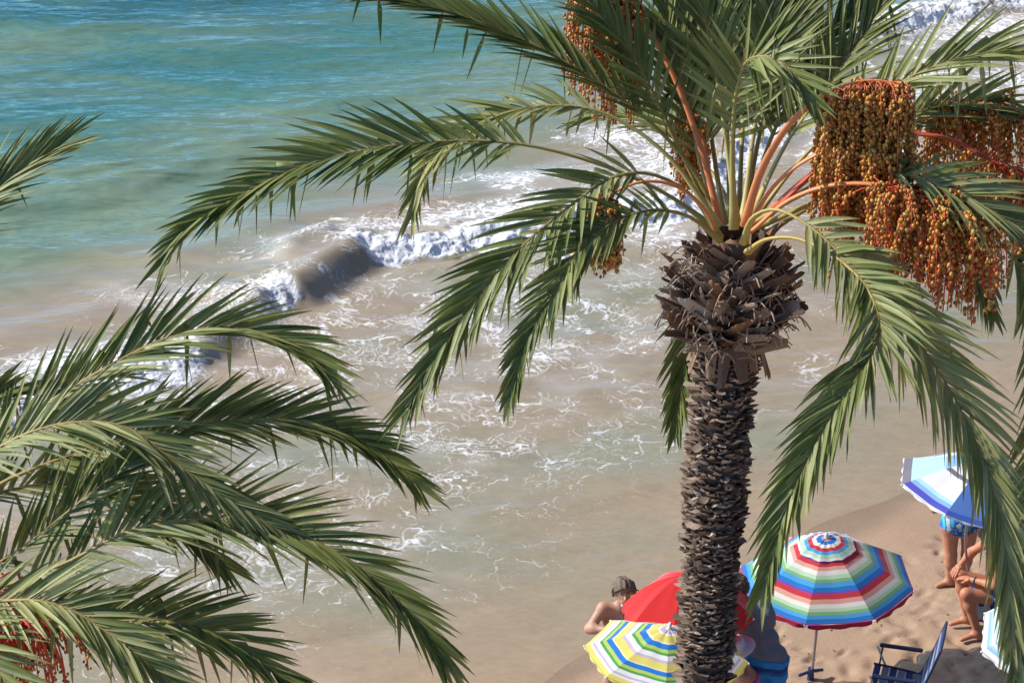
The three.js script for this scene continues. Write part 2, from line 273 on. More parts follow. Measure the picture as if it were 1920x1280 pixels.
// pts: rachis points; o.face: how far the blade is twisted towards the open side; o.tone: [deep..pale] mix
function frond(palm, pts, o = {}) {
  const r = rng(o.seed ?? 1), c = new THREE.CatmullRomCurve3(pts, false, 'centripetal'), L = c.getLength();
  const start = o.start ?? 0.22, lmax = (o.len ?? 0.46) * 1.2, face = o.face ?? 0.4, dens = o.step ?? 0.028, rad = o.rad ?? 0.017, tone = o.tone ?? 0.35;
  const rg = tube(pts, (u) => lerp(rad * 1.25, 0.0035, Math.pow(u, 0.75)) * (u < 0.1 ? 1.6 - u * 6 : 1), 30, 7, 0.7);
  const ca = o.petiole ?? [0.36, 0.27, 0.06], cb = [0.30, 0.25, 0.065];
  { const q = rg.attributes.position.count, k = new Float32Array(q * 3); for (let i = 0; i < q; i++) k.set(mix3(ca, cb, clamp(Math.floor(i / 7) / 30 * 1.3, 0, 1)), i * 3); rg.setAttribute('color', new THREE.BufferAttribute(k, 3)); }
  const f = part('frond', rg, rachisMat, palm), list = [];
  const put = (u, side) => {
    const w = clamp((u - start) / (1 - start), 0, 1), p = c.getPointAt(u), T = c.getTangentAt(u);
    const N = V(0, 1, 0).lerp(o.facing ?? FACE, face); N.addScaledVector(T, -N.dot(T)); if (N.lengthSq() < 1e-3) N.set(0, 0, 1).addScaledVector(T, -T.z); N.normalize();
    const S = V().crossVectors(T, N).normalize();
    let a = lerp(o.spread ?? 0.82, 0.22, Math.pow(w, 0.8)) + (r() - 0.5) * 0.22, v = (o.vee ?? 0.32) + (r() - 0.5) * 0.62;
    const dir = T.clone().multiplyScalar(Math.cos(a)).addScaledVector(S, side * Math.sin(a) * Math.cos(v)).addScaledVector(N, Math.sin(a) * Math.sin(v)).normalize();
    const nrm = N.clone().multiplyScalar(Math.cos(v)).addScaledVector(S, -side * Math.sin(v));
    nrm.addScaledVector(S, (r() - 0.5) * 0.7).addScaledVector(T, (r() - 0.5) * 0.4).normalize();
    const len = lmax * (w < 0.3 ? lerp(0.62, 1, w / 0.3) : lerp(1, 0.52, Math.pow((w - 0.3) / 0.7, 1.4))) * (0.82 + r() * 0.3);
    const tn = clamp(tone + 0.04 + (r() - 0.5) * 0.85, 0, 1), odd = r();
    let c1 = tn < 0.5 ? mix3(LEAF.deep, LEAF.mid, tn * 2) : mix3(LEAF.mid, LEAF.pale, tn * 2 - 1);
    c1 = mix3(c1, LEAF.grey, r() * (o.grey ?? 0.4)); if (odd < 0.035) c1 = LEAF.dry;
    const kink = odd < 0.035 ? 1 : odd < 0.035 + (o.kinks ?? 0.06) ? 1 + Math.floor(r() * 2) : 0;
    list.push(leaflet(p, dir, nrm, len, (odd < 0.035 ? 0.012 : 0.034) * (0.85 + r() * 0.35), (o.droop ?? 0.05) * (0.6 + r() * 0.9), kink, mix3(c1, LEAF.dry, 0.55), c1, mix3(c1, LEAF.tip, 0.6 + r() * 0.4), r));
  };
  for (let u = start; u < 0.995; u += dens / L * (u < start + 0.12 ? 1.5 : 1)) for (const side of [-1, 1]) put(Math.min(0.998, u + (r() - 0.5) * dens / L), side);
  if (o.single) for (const l of list) part('leaflet', geom(l.pos, l.idx, l.col), leafMat, f);
  else {
    const pos = [], col = [], idx = [];
    for (const l of list) { const b = pos.length / 3; for (const q of l.pos) pos.push(q); for (const q of l.col) col.push(q); for (const q of l.idx) idx.push(q + b); }
    const m = part('leaflets', geom(pos, idx, col), leafMat, f); m.userData.kind = 'stuff';
  }
  f.userData.count = list.length;
  return f;
}
const local = (palm, list) => list.map(([px, py, d]) => at(px, py, d).sub(palm.position));

const dateMats = [[0.52, 0.18, 0.02], [0.66, 0.29, 0.035], [0.28, 0.075, 0.015], [0.55, 0.36, 0.07]];
const strandMat = std(0.58, 0.15, 0.045, 0.6), redStrandMat = std(0.66, 0.08, 0.03, 0.6), stalkMat = std(0.72, 0.24, 0.08, 0.45), dateMat = new THREE.MeshPhysicalMaterial({ vertexColors: true, roughness: 0.32, clearcoat: 0.25 });
const dateGeo = new THREE.SphereGeometry(1, 7, 5);
function bunch(palm, pts, o) {
  const r = rng(o.seed), c = new THREE.CatmullRomCurve3(pts, false, 'centripetal');
  const b = part('fruit_bunch', tube(pts, (u) => lerp(o.rad ?? 0.024, 0.010, u), 24, 8, 0.6), o.stalk ?? stalkMat, palm);
  const strands = [], dp = [], dn = [], dc = [], di = [], P = dateGeo.attributes.position, I = dateGeo.index.array;
  for (let k = 0; k < o.n; k++) {
    const u = lerp(o.from ?? 0.72, 1, Math.pow(r(), 0.8)), p0 = c.getPointAt(u), T = c.getTangentAt(u);
    const d = V(r() - 0.5, (r() - 0.5) * 0.6, r() - 0.5).normalize().multiplyScalar(o.spread * Math.sqrt(r())).addScaledVector(T, o.spread * 0.35 * r()), len = o.len * (0.68 + 0.36 * r());
    const f = (w) => V(p0.x + d.x * (1 - (1 - w) ** 2.2), p0.y + d.y * w - len * (0.25 * w + 0.75 * w * w) * (0.4 + 0.6 * w) - 0.0 + 0.03 * Math.sin(w * 3), p0.z + d.z * (1 - (1 - w) ** 2.2));
    const q = []; for (let i = 0; i <= 5; i++) q.push(f(i / 5).add(V((r() - 0.5) * 0.012, 0, (r() - 0.5) * 0.012)));
    strands.push(tube(q, o.thick ?? 0.0042, 9, 4));
    const cv = new THREE.CatmullRomCurve3(q), m = Math.floor(len / (o.gap ?? 0.016));
    for (let i = 0; i < m; i++) {
      const w = lerp(o.bare ?? 0.34, 1, (i + r() * 0.6) / m); if (w > 1) continue;
      const e = cv.getPoint(w), an = r() * 6.28, sz = (o.size ?? 0.0105) * (0.8 + r() * 0.45), ax = V((r() - 0.5) * 0.8, 1, (r() - 0.5) * 0.8).normalize(), qn = new THREE.Quaternion().setFromUnitVectors(V(0, 1, 0), ax);
      e.x += Math.cos(an) * 0.019; e.z += Math.sin(an) * 0.019; e.y += (r() - 0.5) * 0.015;
      const cc = mix3(dateMats[Math.floor(r() * 4)], dateMats[Math.floor(r() * 4)], r()), b0 = dp.length / 3;
      for (let v = 0; v < P.count; v++) { const y = V(P.getX(v), P.getY(v), P.getZ(v)), nn = y.clone().applyQuaternion(qn); y.multiply(V(sz, sz * 1.35, sz)).applyQuaternion(qn).add(e); dp.push(y.x, y.y, y.z); dn.push(nn.x, nn.y, nn.z); dc.push(cc[0], cc[1], cc[2]); }
      for (const v of I) di.push(v + b0);
    }
  }
  part('strands', mergeGeometries(strands), o.red ? redStrandMat : strandMat, b).userData.kind = 'stuff';
  part('dates', geom(dp, di, dc, dn), dateMat, b).userData.kind = 'stuff';
  return b;
}

// trunk bark: remains of old leaf bases in a spiral
const barkMats = [[0.31, 0.225, 0.16], [0.42, 0.32, 0.24], [0.19, 0.13, 0.093], [0.52, 0.42, 0.33]].map((c) => std(...c, 0.95));
const coreTex = dataTex(256, 256, (i, j) => { const k = 0.5 + fbm(i / 9, j / 22, 4) * 0.8; return [k, k, k]; });
const scaleGeos = []; { const r = rng(77);
  for (let v = 0; v < 7; v++) {
    const pos = [], idx = [], nx = 5, ny = 4; // x across, y up, z out
    for (let j = 0; j < ny; j++) for (let i = 0; i < nx; i++) { const a = i / (nx - 1) * 2 - 1, b = j / (ny - 1), top = b === 1 ? (r() - 0.4) * 0.022 : 0; pos.push(a * 0.032 * (1 - 0.25 * b * Math.abs(a)) + (r() - 0.5) * 0.008, b * 0.038 + top - 0.01, (0.004 + b * (0.034 + r() * 0.014)) * (1 - 0.35 * a * a) + (r() - 0.5) * 0.006 - 0.008); }
    for (let i = 0; i < nx; i++) { const k = ((ny - 1) * nx + i) * 3; pos.push(pos[k], pos[k + 1] - 0.018, -0.012); }
    for (let j = 0; j < ny; j++) for (let i = 0; i < nx - 1; i++) { const a = j * nx + i; idx.push(a, a + 1, a + nx, a + 1, a + nx + 1, a + nx); }
    const g = geom(pos, idx).toNonIndexed(); g.computeVertexNormals(); scaleGeos.push(g);
  } }
const baseGeos = []; { const r = rng(99);                                 // cut leaf bases: y along the base, z outward, x across
  for (let v = 0; v < 6; v++) {
    const pos = [], idx = [], nx = 6, ny = 7, Lb = 1;
    for (const side of [0, 1]) for (let j = 0; j < ny; j++) for (let i = 0; i < nx; i++) {
      const a = i / (nx - 1) * 2 - 1, b = j / (ny - 1), w = lerp(0.5, 0.21, Math.pow(b, 0.7)), rag = b > 0.9 ? (r() - 0.5) * 0.16 : 0, th = lerp(0.03, 0.10, b) * (1 - a * a * 0.7);
      pos.push(a * w + (r() - 0.5) * 0.02, b * Lb + rag, 0.20 * b * b - 0.16 * a * a * (1 - b * 0.5) + (side ? -th : th * 0.4) + (r() - 0.5) * 0.018);
    }
    const q = nx * ny;
    for (let j = 0; j < ny - 1; j++) for (let i = 0; i < nx - 1; i++) { const a = j * nx + i; idx.push(a, a + 1, a + nx, a + 1, a + nx + 1, a + nx, q + a, q + a + nx, q + a + 1, q + a + 1, q + a + nx, q + a + nx + 1); }
    for (let i = 0; i < nx - 1; i++) { const a = (ny - 1) * nx + i; idx.push(a, a + 1, q + a, a + 1, q + a + 1, q + a); }
    for (let j = 0; j < ny - 1; j++) for (const i of [0, nx - 1]) { const a = j * nx + i; idx.push(a, a + nx, q + a, a + nx, q + a + nx, q + a); }
    const g = geom(pos, idx).toNonIndexed(); g.computeVertexNormals(); baseGeos.push(g);
  } }
const baseMats = [[0.33, 0.215, 0.14], [0.44, 0.32, 0.235], [0.20, 0.115, 0.075], [0.56, 0.46, 0.37], [0.31, 0.165, 0.088]].map((c) => std(...c, 0.9, { side: THREE.DoubleSide, bumpMap: coreTex, bumpScale: 0.004 }));
for (const g of [...baseGeos, ...scaleGeos]) { const p = g.attributes.position, u = new Float32Array(p.count * 2); for (let i = 0; i < p.count; i++) u.set([p.getX(i) * 2, p.getY(i) * 0.6], i * 2); g.setAttribute('uv', new THREE.BufferAttribute(u, 2)); }
const fibreMat = std(0.20, 0.115, 0.065, 0.95), coreMat = std(0.115, 0.082, 0.06, 0.98, { bumpMap: coreTex, bumpScale: 0.01 });
function palmTrunk(palm, path, radius, shownFrom, seed, eye, bases) {    // path: local points from the ground to the crown
  const r = rng(seed), c = new THREE.CatmullRomCurve3(path), L = c.getLength(), RING = 40, rows = 190, pos = [], idx = [], uv = [];
  const taper = curve1([[0, 1.2], [0.6, 0.95], [2, 0.82], [4, 0.80], [5, 0.91], [6, 0.95], [8, 0.95]]), rad = (u) => radius * (taper(u * L) + 0.03 * Math.sin(u * 37));
  for (let j = 0; j <= rows; j++) { const u = j / rows, p = c.getPointAt(u); for (let i = 0; i <= RING; i++) { const a = i / RING * 6.28319, q = rad(u) * (0.93 + 0.05 * noise(Math.cos(a) * 3 + 9, u * L * 9 + Math.sin(a) * 3)); pos.push(p.x + Math.cos(a) * q, p.y, p.z + Math.sin(a) * q); uv.push(i / RING * 2, u * L); } }
  for (let j = 0; j < rows; j++) for (let i = 0; i < RING; i++) { const a = j * (RING + 1) + i; idx.push(a, a + RING + 1, a + 1, a + 1, a + RING + 1, a + RING + 2); }
  const trunk = part('trunk', geom(pos, idx, null, null, uv), coreMat, palm), rest = [], good = [];
  const put = (u, an) => {
    const p = c.getPointAt(u), T = c.getTangentAt(u), out = V(Math.cos(an), 0, Math.sin(an)), q = rad(u) * 0.965;
    const m = new THREE.Matrix4().makeBasis(V().crossVectors(V(0, 1, 0), out), T.clone().addScaledVector(out, (r() - 0.25) * 1.1).addScaledVector(V(-out.z, 0, out.x), (r() - 0.5) * 1.9).normalize(), out.clone().addScaledVector(T, (r() - 0.5) * 0.3));
    const k = 0.8 + r() * 0.55; m.scale(V(k * (0.85 + r() * 0.4), k, k * (0.7 + r() * 0.8))); m.setPosition(p.addScaledVector(out, q + (r() - 0.6) * 0.016)); if (r() < 0.1) return;
    const e = { m, g: scaleGeos[Math.floor(r() * 7)], mat: barkMats[Math.floor(Math.pow(r(), 1.4) * 4)], f: out.dot(eye), y: p.y };
    (e.f > 0.1 && p.y + palm.position.y > shownFrom ? good : rest).push(e);
  };
  let row = 0;
  for (let y = 0.05; y < L - 0.35; y += y + palm.position.y > shownFrom - 0.3 ? 0.03 : 0.07, row++) { const n = 18; for (let k = 0; k < n; k++) put(clamp((y + (r() - 0.5) * 0.03) / L, 0, 1), (k + (row % 2) * 0.5 + (r() - 0.5) * 0.5) / n * 6.2832 + row * 0.07); }
  good.sort((a, b) => b.f - a.f);
  for (const e of good.splice(0, bases)) { const s = part('bark_scale', e.g, e.mat, trunk); s.applyMatrix4(e.m); }
  const left = [...good, ...rest];
  barkMats.forEach((mat) => { const gs = left.filter((e) => e.mat === mat).map((e) => e.g.clone().applyMatrix4(e.m)); if (gs.length) part('bark_scales', mergeGeometries(gs), mat, trunk).userData.kind = 'stuff'; });
  return c;
}
function leafBases(palm, centre, seed, count, h0, h1, prof) {            // the shaggy head of cut leaf bases below the crown
  const r = rng(seed);
  for (let k = 0; k < count; k++) {
    const u = (k + 0.5) / count, y = lerp(h0, h1, u), an = k * 2.39996 + (r() - 0.5) * 0.4, out = V(Math.cos(an), 0, Math.sin(an)), tilt = lerp(1.05, 0.5, u) + (r() - 0.5) * 0.5, len = lerp(0.28, 0.20, u) * (0.55 + r() * 0.75);
    const dir = V(0, Math.cos(tilt), 0).addScaledVector(out, Math.sin(tilt)).addScaledVector(V(-out.z, 0, out.x), (r() - 0.5) * 2.4).normalize(), side = V().crossVectors(dir, out).normalize(), nz = V().crossVectors(side, dir);
    const b = part('leaf_base', baseGeos[Math.floor(r() * 6)], baseMats[Math.floor(r() * 5)], palm);
    const m = new THREE.Matrix4().makeBasis(side, dir, nz); m.scale(V(len * (0.25 + r() * 0.45), len, len * (0.18 + r() * 0.3))); m.setPosition(centre.x + out.x * prof(u), y, centre.z + out.z * prof(u)); b.applyMatrix4(m);
  }
  const hairs = []; for (let k = 0; k < count * 1.4; k++) { const u = r(), an = r() * 6.28, out = V(Math.cos(an), 0, Math.sin(an)), p = V(centre.x, lerp(h0, h1, u), centre.z).addScaledVector(out, prof(u) + 0.05 + r() * 0.1), d = V((r() - 0.5) * 2, r() * 1.2 - 0.5, (r() - 0.5) * 2).addScaledVector(out, 0.6).normalize().multiplyScalar(0.05 + r() * 0.12); hairs.push(tube([p, p.clone().addScaledVector(d, 0.5).add(V(0, 0.015, 0)), p.clone().add(d).add(V(0, -0.02 - r() * 0.05, 0))], 0.0025 + r() * 0.004, 4, 4)); }
  part('fibres', mergeGeometries(hairs), baseMats[1], palm).userData.kind = 'stuff';
  const f = []; for (let j = 0; j <= 10; j++) f.push(new THREE.Vector2(Math.max(0.02, prof(clamp((j - 1) / 8, 0, 1)) * (j === 10 ? 0.05 : 1.02)), lerp(h0 - 0.05, h1 + 0.08, j / 10)));
  const core = part('fibre_mat', new THREE.LatheGeometry(f, 28), fibreMat, palm); core.position.set(centre.x, 0, centre.z);
}

const eyeDir = V(0, 0, 1);
// the tall palm in front
{
  const crown = at(1386, 440, 15.4), foot = atZ(1300, 1500, crown.z + 0.1);
  const sx = lerp(foot.x, atZ(1318, 1280, crown.z).x, -1.6), base = V(sx, sandHeight(sx, crown.z) - 0.05, crown.z + 0.1);
  const palm = thing('date_palm', base, 'tall date palm with a shaggy head and hanging orange fruit bunches beside the umbrellas', 'palm tree', 'date palms');
  const P = (px, py) => atZ(px, py, crown.z).sub(base);
  const path = [V(0, 0, 0), V(0.09, 1.6, 0), P(1300, 1500), P(1318, 1280), P(1328, 1130), P(1336, 1000), P(1345, 850), P(1356, 720), P(1364, 640), P(1376, 540), P(1386, 440)];
  palmTrunk(palm, path, 0.192, 4.3, 21, V(-0.25, 0, 1).normalize(), 296);
  const c0 = P(1372, 560), hb = P(1366, 668).y, ht = P(1386, 470).y;
  leafBases(palm, c0, 31, 260, hb + 0.1, ht, (u) => u < 0.35 ? lerp(0.155, 0.25, u / 0.35) : u < 0.6 ? 0.25 : lerp(0.25, 0.12, (u - 0.6) / 0.4));
  // old sheaths hanging down round the top of the bare trunk
  { const r = rng(17), y0 = P(1368, 618).y;
    for (let k = 0; k < 16; k++) { const an = k * 2.39996 + 0.5, out = V(Math.cos(an), 0, Math.sin(an)), side = V(-out.z, 0, out.x), dir = V(0, -1, 0).addScaledVector(out, 0.10 + r() * 0.22).addScaledVector(side, (r() - 0.5) * 0.5).normalize(), x = V().crossVectors(dir, out).normalize(), n = V().crossVectors(x, dir), len = 0.20 + r() * 0.16;
      const b = part('old_sheath', baseGeos[k % 6], baseMats[[4, 0, 4, 2][k % 4]], palm), m = new THREE.Matrix4().makeBasis(x, dir, n); m.scale(V(len * (0.3 + r() * 0.4), len, len * 0.22)); m.setPosition(c0.x + out.x * 0.195, y0 + (r() - 0.3) * 0.08, c0.z + out.z * 0.195); b.applyMatrix4(m); } }
  const F = (list, o) => frond(palm, local(palm, list), o);
  F([[1345, 430, 15.3], [1240, 358, 15.2], [1110, 303, 15.15], [960, 268, 15.1], [780, 268, 15.0], [600, 300, 14.95], [450, 365, 14.9], [350, 430, 14.85], [312, 480, 14.85]], { seed: 1, start: 0.36, face: 0.55, tone: 0.3, len: 0.44, single: true, step: 0.031, kinks: 0.12, petiole: [0.25, 0.24, 0.07] });
  F([[1350, 425, 15.5], [1250, 290, 15.5], [1140, 215, 15.5], [1040, 198, 15.45], [940, 215, 15.4], [850, 262, 15.35], [795, 325, 15.3], [775, 395, 15.3]], { seed: 2, start: 0.42, face: 0.3, tone: 0.72, len: 0.36, droop: 0.07, kinks: 0.25, petiole: [0.5, 0.42, 0.14] });
  F([[1358, 425, 15.7], [1290, 305, 15.7], [1215, 225, 15.7], [1130, 160, 15.7], [1020, 95, 15.7], [900, 42, 15.7], [760, 2, 15.7], [640, -15, 15.7]], { seed: 3, start: 0.3, face: 0.3, tone: 0.22, len: 0.46, spread: 0.6 });
  F([[1352, 445, 15.2], [1295, 365, 15.05], [1220, 326, 14.95], [1150, 332, 14.85], [1070, 385, 14.7], [970, 470, 14.6], [880, 575, 14.5], [810, 680, 14.45], [765, 765, 14.4]], { seed: 4, start: 0.26, face: 0.6, tone: 0.34, len: 0.46, single: true, step: 0.032, kinks: 0.12, petiole: [0.25, 0.24, 0.07] });
  F([[1350, 450, 15.15], [1290, 405, 14.95], [1225, 394, 14.8], [1160, 412, 14.65], [1095, 460, 14.55], [1040, 545, 14.45], [990, 635, 14.4], [957, 735, 14.4]], { seed: 5, start: 0.22, face: 0.6, tone: 0.36, len: 0.34, kinks: 0.1 });
  F([[1380, 470, 15.9], [1340, 495, 16.2], [1306, 560, 16.4], [1282, 680, 16.5], [1266, 800, 16.5]], { seed: 6, start: 0.3, face: 0.8, tone: 0.3, len: 0.34, spread: 0.6 });
  F([[1395, 455, 15.1], [1412, 408, 14.9], [1455, 393, 14.75], [1520, 425, 14.6], [1610, 510, 14.45], [1710, 625, 14.3], [1790, 745, 14.2], [1850, 880, 14.1], [1885, 1030, 14.05], [1895, 1180, 14.05]], { seed: 7, start: 0.2, face: 0.5, tone: 0.92, len: 0.5, droop: 0.10, grey: 0.5, step: 0.03, petiole: [0.5, 0.40, 0.12] });
  F([[1403, 472, 15.1], [1440, 448, 14.85], [1495, 447, 14.7], [1565, 480, 14.5], [1630, 545, 14.25], [1648, 630, 14.0], [1600, 715, 13.85], [1535, 820, 13.75], [1475, 950, 13.7], [1432, 1100, 13.7]], { seed: 8, start: 0.2, face: 0.5, tone: 0.42, len: 0.42, droop: 0.11, petiole: [0.52, 0.38, 0.10] });
  F([[1420, 425, 15.4], [1600, 360, 15.2], [1790, 390, 15.0], [1925, 520, 14.9], [1965, 720, 14.85], [1940, 920, 14.8], [1915, 1150, 14.8], [1905, 1280, 14.8]], { seed: 9, start: 0.4, face: 0.5, tone: 0.55, len: 0.42, droop: 0.12 });
  F([[1410, 420, 15.2], [1500, 368, 15.0], [1600, 328, 14.8], [1700, 328, 14.6], [1820, 372, 14.45], [1960, 460, 14.4]], { seed: 10, start: 0.5, face: 0.45, tone: 0.55, len: 0.44, grey: 0.9, droop: 0.07 });
  F([[1410, 415, 15.3], [1520, 280, 15.2], [1640, 185, 15.1], [1740, 130, 15.0], [1850, 100, 14.95], [1990, 105, 14.9]], { seed: 11, start: 0.42, face: 0.35, tone: 0.62, len: 0.5, kinks: 0.2 });
  F([[1405, 410, 15.6], [1480, 260, 15.7], [1560, 150, 15.8], [1630, 50, 15.9], [1690, -70, 16]], { seed: 12, start: 0.3, face: 0.5, tone: 0.4, len: 0.46, petiole: [0.5, 0.42, 0.14] });
  F([[1420, 420, 15.6], [1550, 310, 15.8], [1700, 218, 16], [1830, 195, 16.1], [1990, 240, 16.2]], { seed: 13, start: 0.42, face: 0.3, tone: 0.5, len: 0.48, kinks: 0.15 });
  F([[1376, 430, 15.2], [1374, 260, 15.05], [1384, 160, 14.9], [1402, 115, 14.75], [1436, 105, 14.6], [1476, 125, 14.5], [1522, 182, 14.4]], { seed: 14, start: 0.34, face: 0.75, tone: 0.6, len: 0.42, spread: 1.15, droop: 0.02, petiole: [0.42, 0.36, 0.10] });
  F([[1345, 420, 15.8], [1300, 250, 15.9], [1270, 110, 16], [1225, -60, 16.1]], { seed: 15, start: 0.28, face: 0.7, tone: 0.42, petiole: [0.5, 0.42, 0.14] });
  F([[1358, 420, 15.9], [1330, 230, 16.1], [1300, 60, 16.2], [1262, -120, 16.3]], { seed: 16, start: 0.3, face: 0.8, tone: 0.36, petiole: [0.45, 0.38, 0.12] });
  F([[1370, 415, 16], [1362, 220, 16.2], [1345, 40, 16.4], [1330, -150, 16.5]], { seed: 17, start: 0.3, face: 0.8, tone: 0.3, petiole: [0.45, 0.38, 0.12] });
  F([[1385, 415, 16.1], [1395, 220, 16.4], [1420, 40, 16.6], [1450, -150, 16.8]], { seed: 18, start: 0.3, face: 0.8, tone: 0.22, petiole: [0.4, 0.34, 0.1] });
  F([[1395, 412, 16], [1430, 230, 16.2], [1480, 70, 16.4], [1550, -100, 16.6]], { seed: 19, start: 0.3, face: 0.7, tone: 0.2 });
  F([[1400, 412, 15.9], [1450, 250, 16.1], [1530, 110, 16.4], [1640, -30, 16.7]], { seed: 20, start: 0.3, face: 0.6, tone: 0.26 });
  F([[1340, 420, 15.7], [1270, 270, 15.7], [1190, 110, 15.6], [1120, 20, 15.5], [1060, -70, 15.5]], { seed: 21, start: 0.36, face: 0.5, tone: 0.4, len: 0.4 });
  F([[1430, 440, 15.7], [1560, 375, 16.0], [1700, 385, 16.3], [1800, 450, 16.5], [1856, 580, 16.6]], { seed: 22, start: 0.4, face: 0.5, tone: 0.25, len: 0.42, droop: 0.15 });
  F([[1410, 430, 15.8], [1520, 350, 16.2], [1640, 320, 16.6], [1760, 340, 17.0], [1880, 420, 17.3], [1930, 540, 17.4]], { seed: 23, start: 0.35, face: 0.4, tone: 0.22, len: 0.46, droop: 0.08 });
  F([[1380, 420, 15.9], [1340, 330, 16.5], [1260, 250, 17.1], [1170, 215, 17.6], [1080, 230, 18.0]], { seed: 24, start: 0.4, face: 0.4, tone: 0.3, len: 0.4 });
  F([[1382, 420, 15.3], [1350, 180, 15.3], [1320, 30, 15.2], [1290, -90, 15.1]], { seed: 25, start: 0.4, face: 0.7, tone: 0.4, petiole: [0.55, 0.46, 0.16] });
  F([[1392, 420, 15.4], [1415, 240, 15.5], [1440, 90, 15.5], [1462, -60, 15.5]], { seed: 26, start: 0.42, face: 0.7, tone: 0.5, petiole: [0.5, 0.42, 0.14] });
  const B = (list, o) => bunch(palm, local(palm, list), o);
  B([[1350, 420, 15.6], [1312, 270, 15.7], [1255, 125, 15.75], [1190, 20, 15.8], [1140, -40, 15.8], [1105, -45, 15.8]], { seed: 41, n: 95, len: 0.85, spread: 0.22, from: 0.8, bare: 0.22 });
  B([[1355, 430, 15.6], [1330, 330, 15.8], [1312, 240, 15.9], [1295, 205, 15.95]], { seed: 42, n: 52, len: 0.55, spread: 0.11, from: 0.85, bare: 0.2 });
  B([[1348, 445, 15.2], [1318, 388, 15.05], [1270, 350, 14.95], [1210, 340, 14.85], [1150, 362, 14.75], [1125, 390, 14.7]], { seed: 43, n: 85, len: 0.40, spread: 0.13, from: 0.9, bare: 0.35, rad: 0.022 });
  B([[1395, 425, 15.1], [1430, 315, 14.95], [1490, 222, 14.8], [1560, 172, 14.7], [1630, 152, 14.65], [1690, 158, 14.6]], { seed: 44, n: 130, len: 0.95, spread: 0.22, from: 0.66, bare: 0.34, rad: 0.028 });
  B([[1402, 430, 15.1], [1450, 350, 15.0], [1520, 295, 14.85], [1590, 272, 14.75], [1640, 276, 14.7]], { seed: 45, n: 85, len: 0.62, spread: 0.2, from: 0.7, bare: 0.3 });
  B([[1408, 435, 15.05], [1480, 375, 14.9], [1570, 345, 14.7], [1680, 352, 14.55], [1760, 385, 14.5], [1800, 400, 14.45]], { seed: 46, n: 170, len: 0.52, spread: 0.36, from: 0.66, bare: 0.3, red: true });
  B([[1410, 425, 15.5], [1530, 320, 15.8], [1660, 240, 16.0], [1790, 195, 16.1], [1880, 190, 16.2]], { seed: 47, n: 90, len: 0.5, spread: 0.3, from: 0.72, bare: 0.28 });
  B([[1415, 430, 15.4], [1600, 270, 15.4], [1760, 255, 15.3], [1860, 300, 15.2], [1920, 330, 15.2]], { seed: 48, n: 40, len: 0.5, spread: 0.28, from: 0.85, bare: 0.3, red: true, stalk: std(0.5, 0.07, 0.03, 0.5) });
}
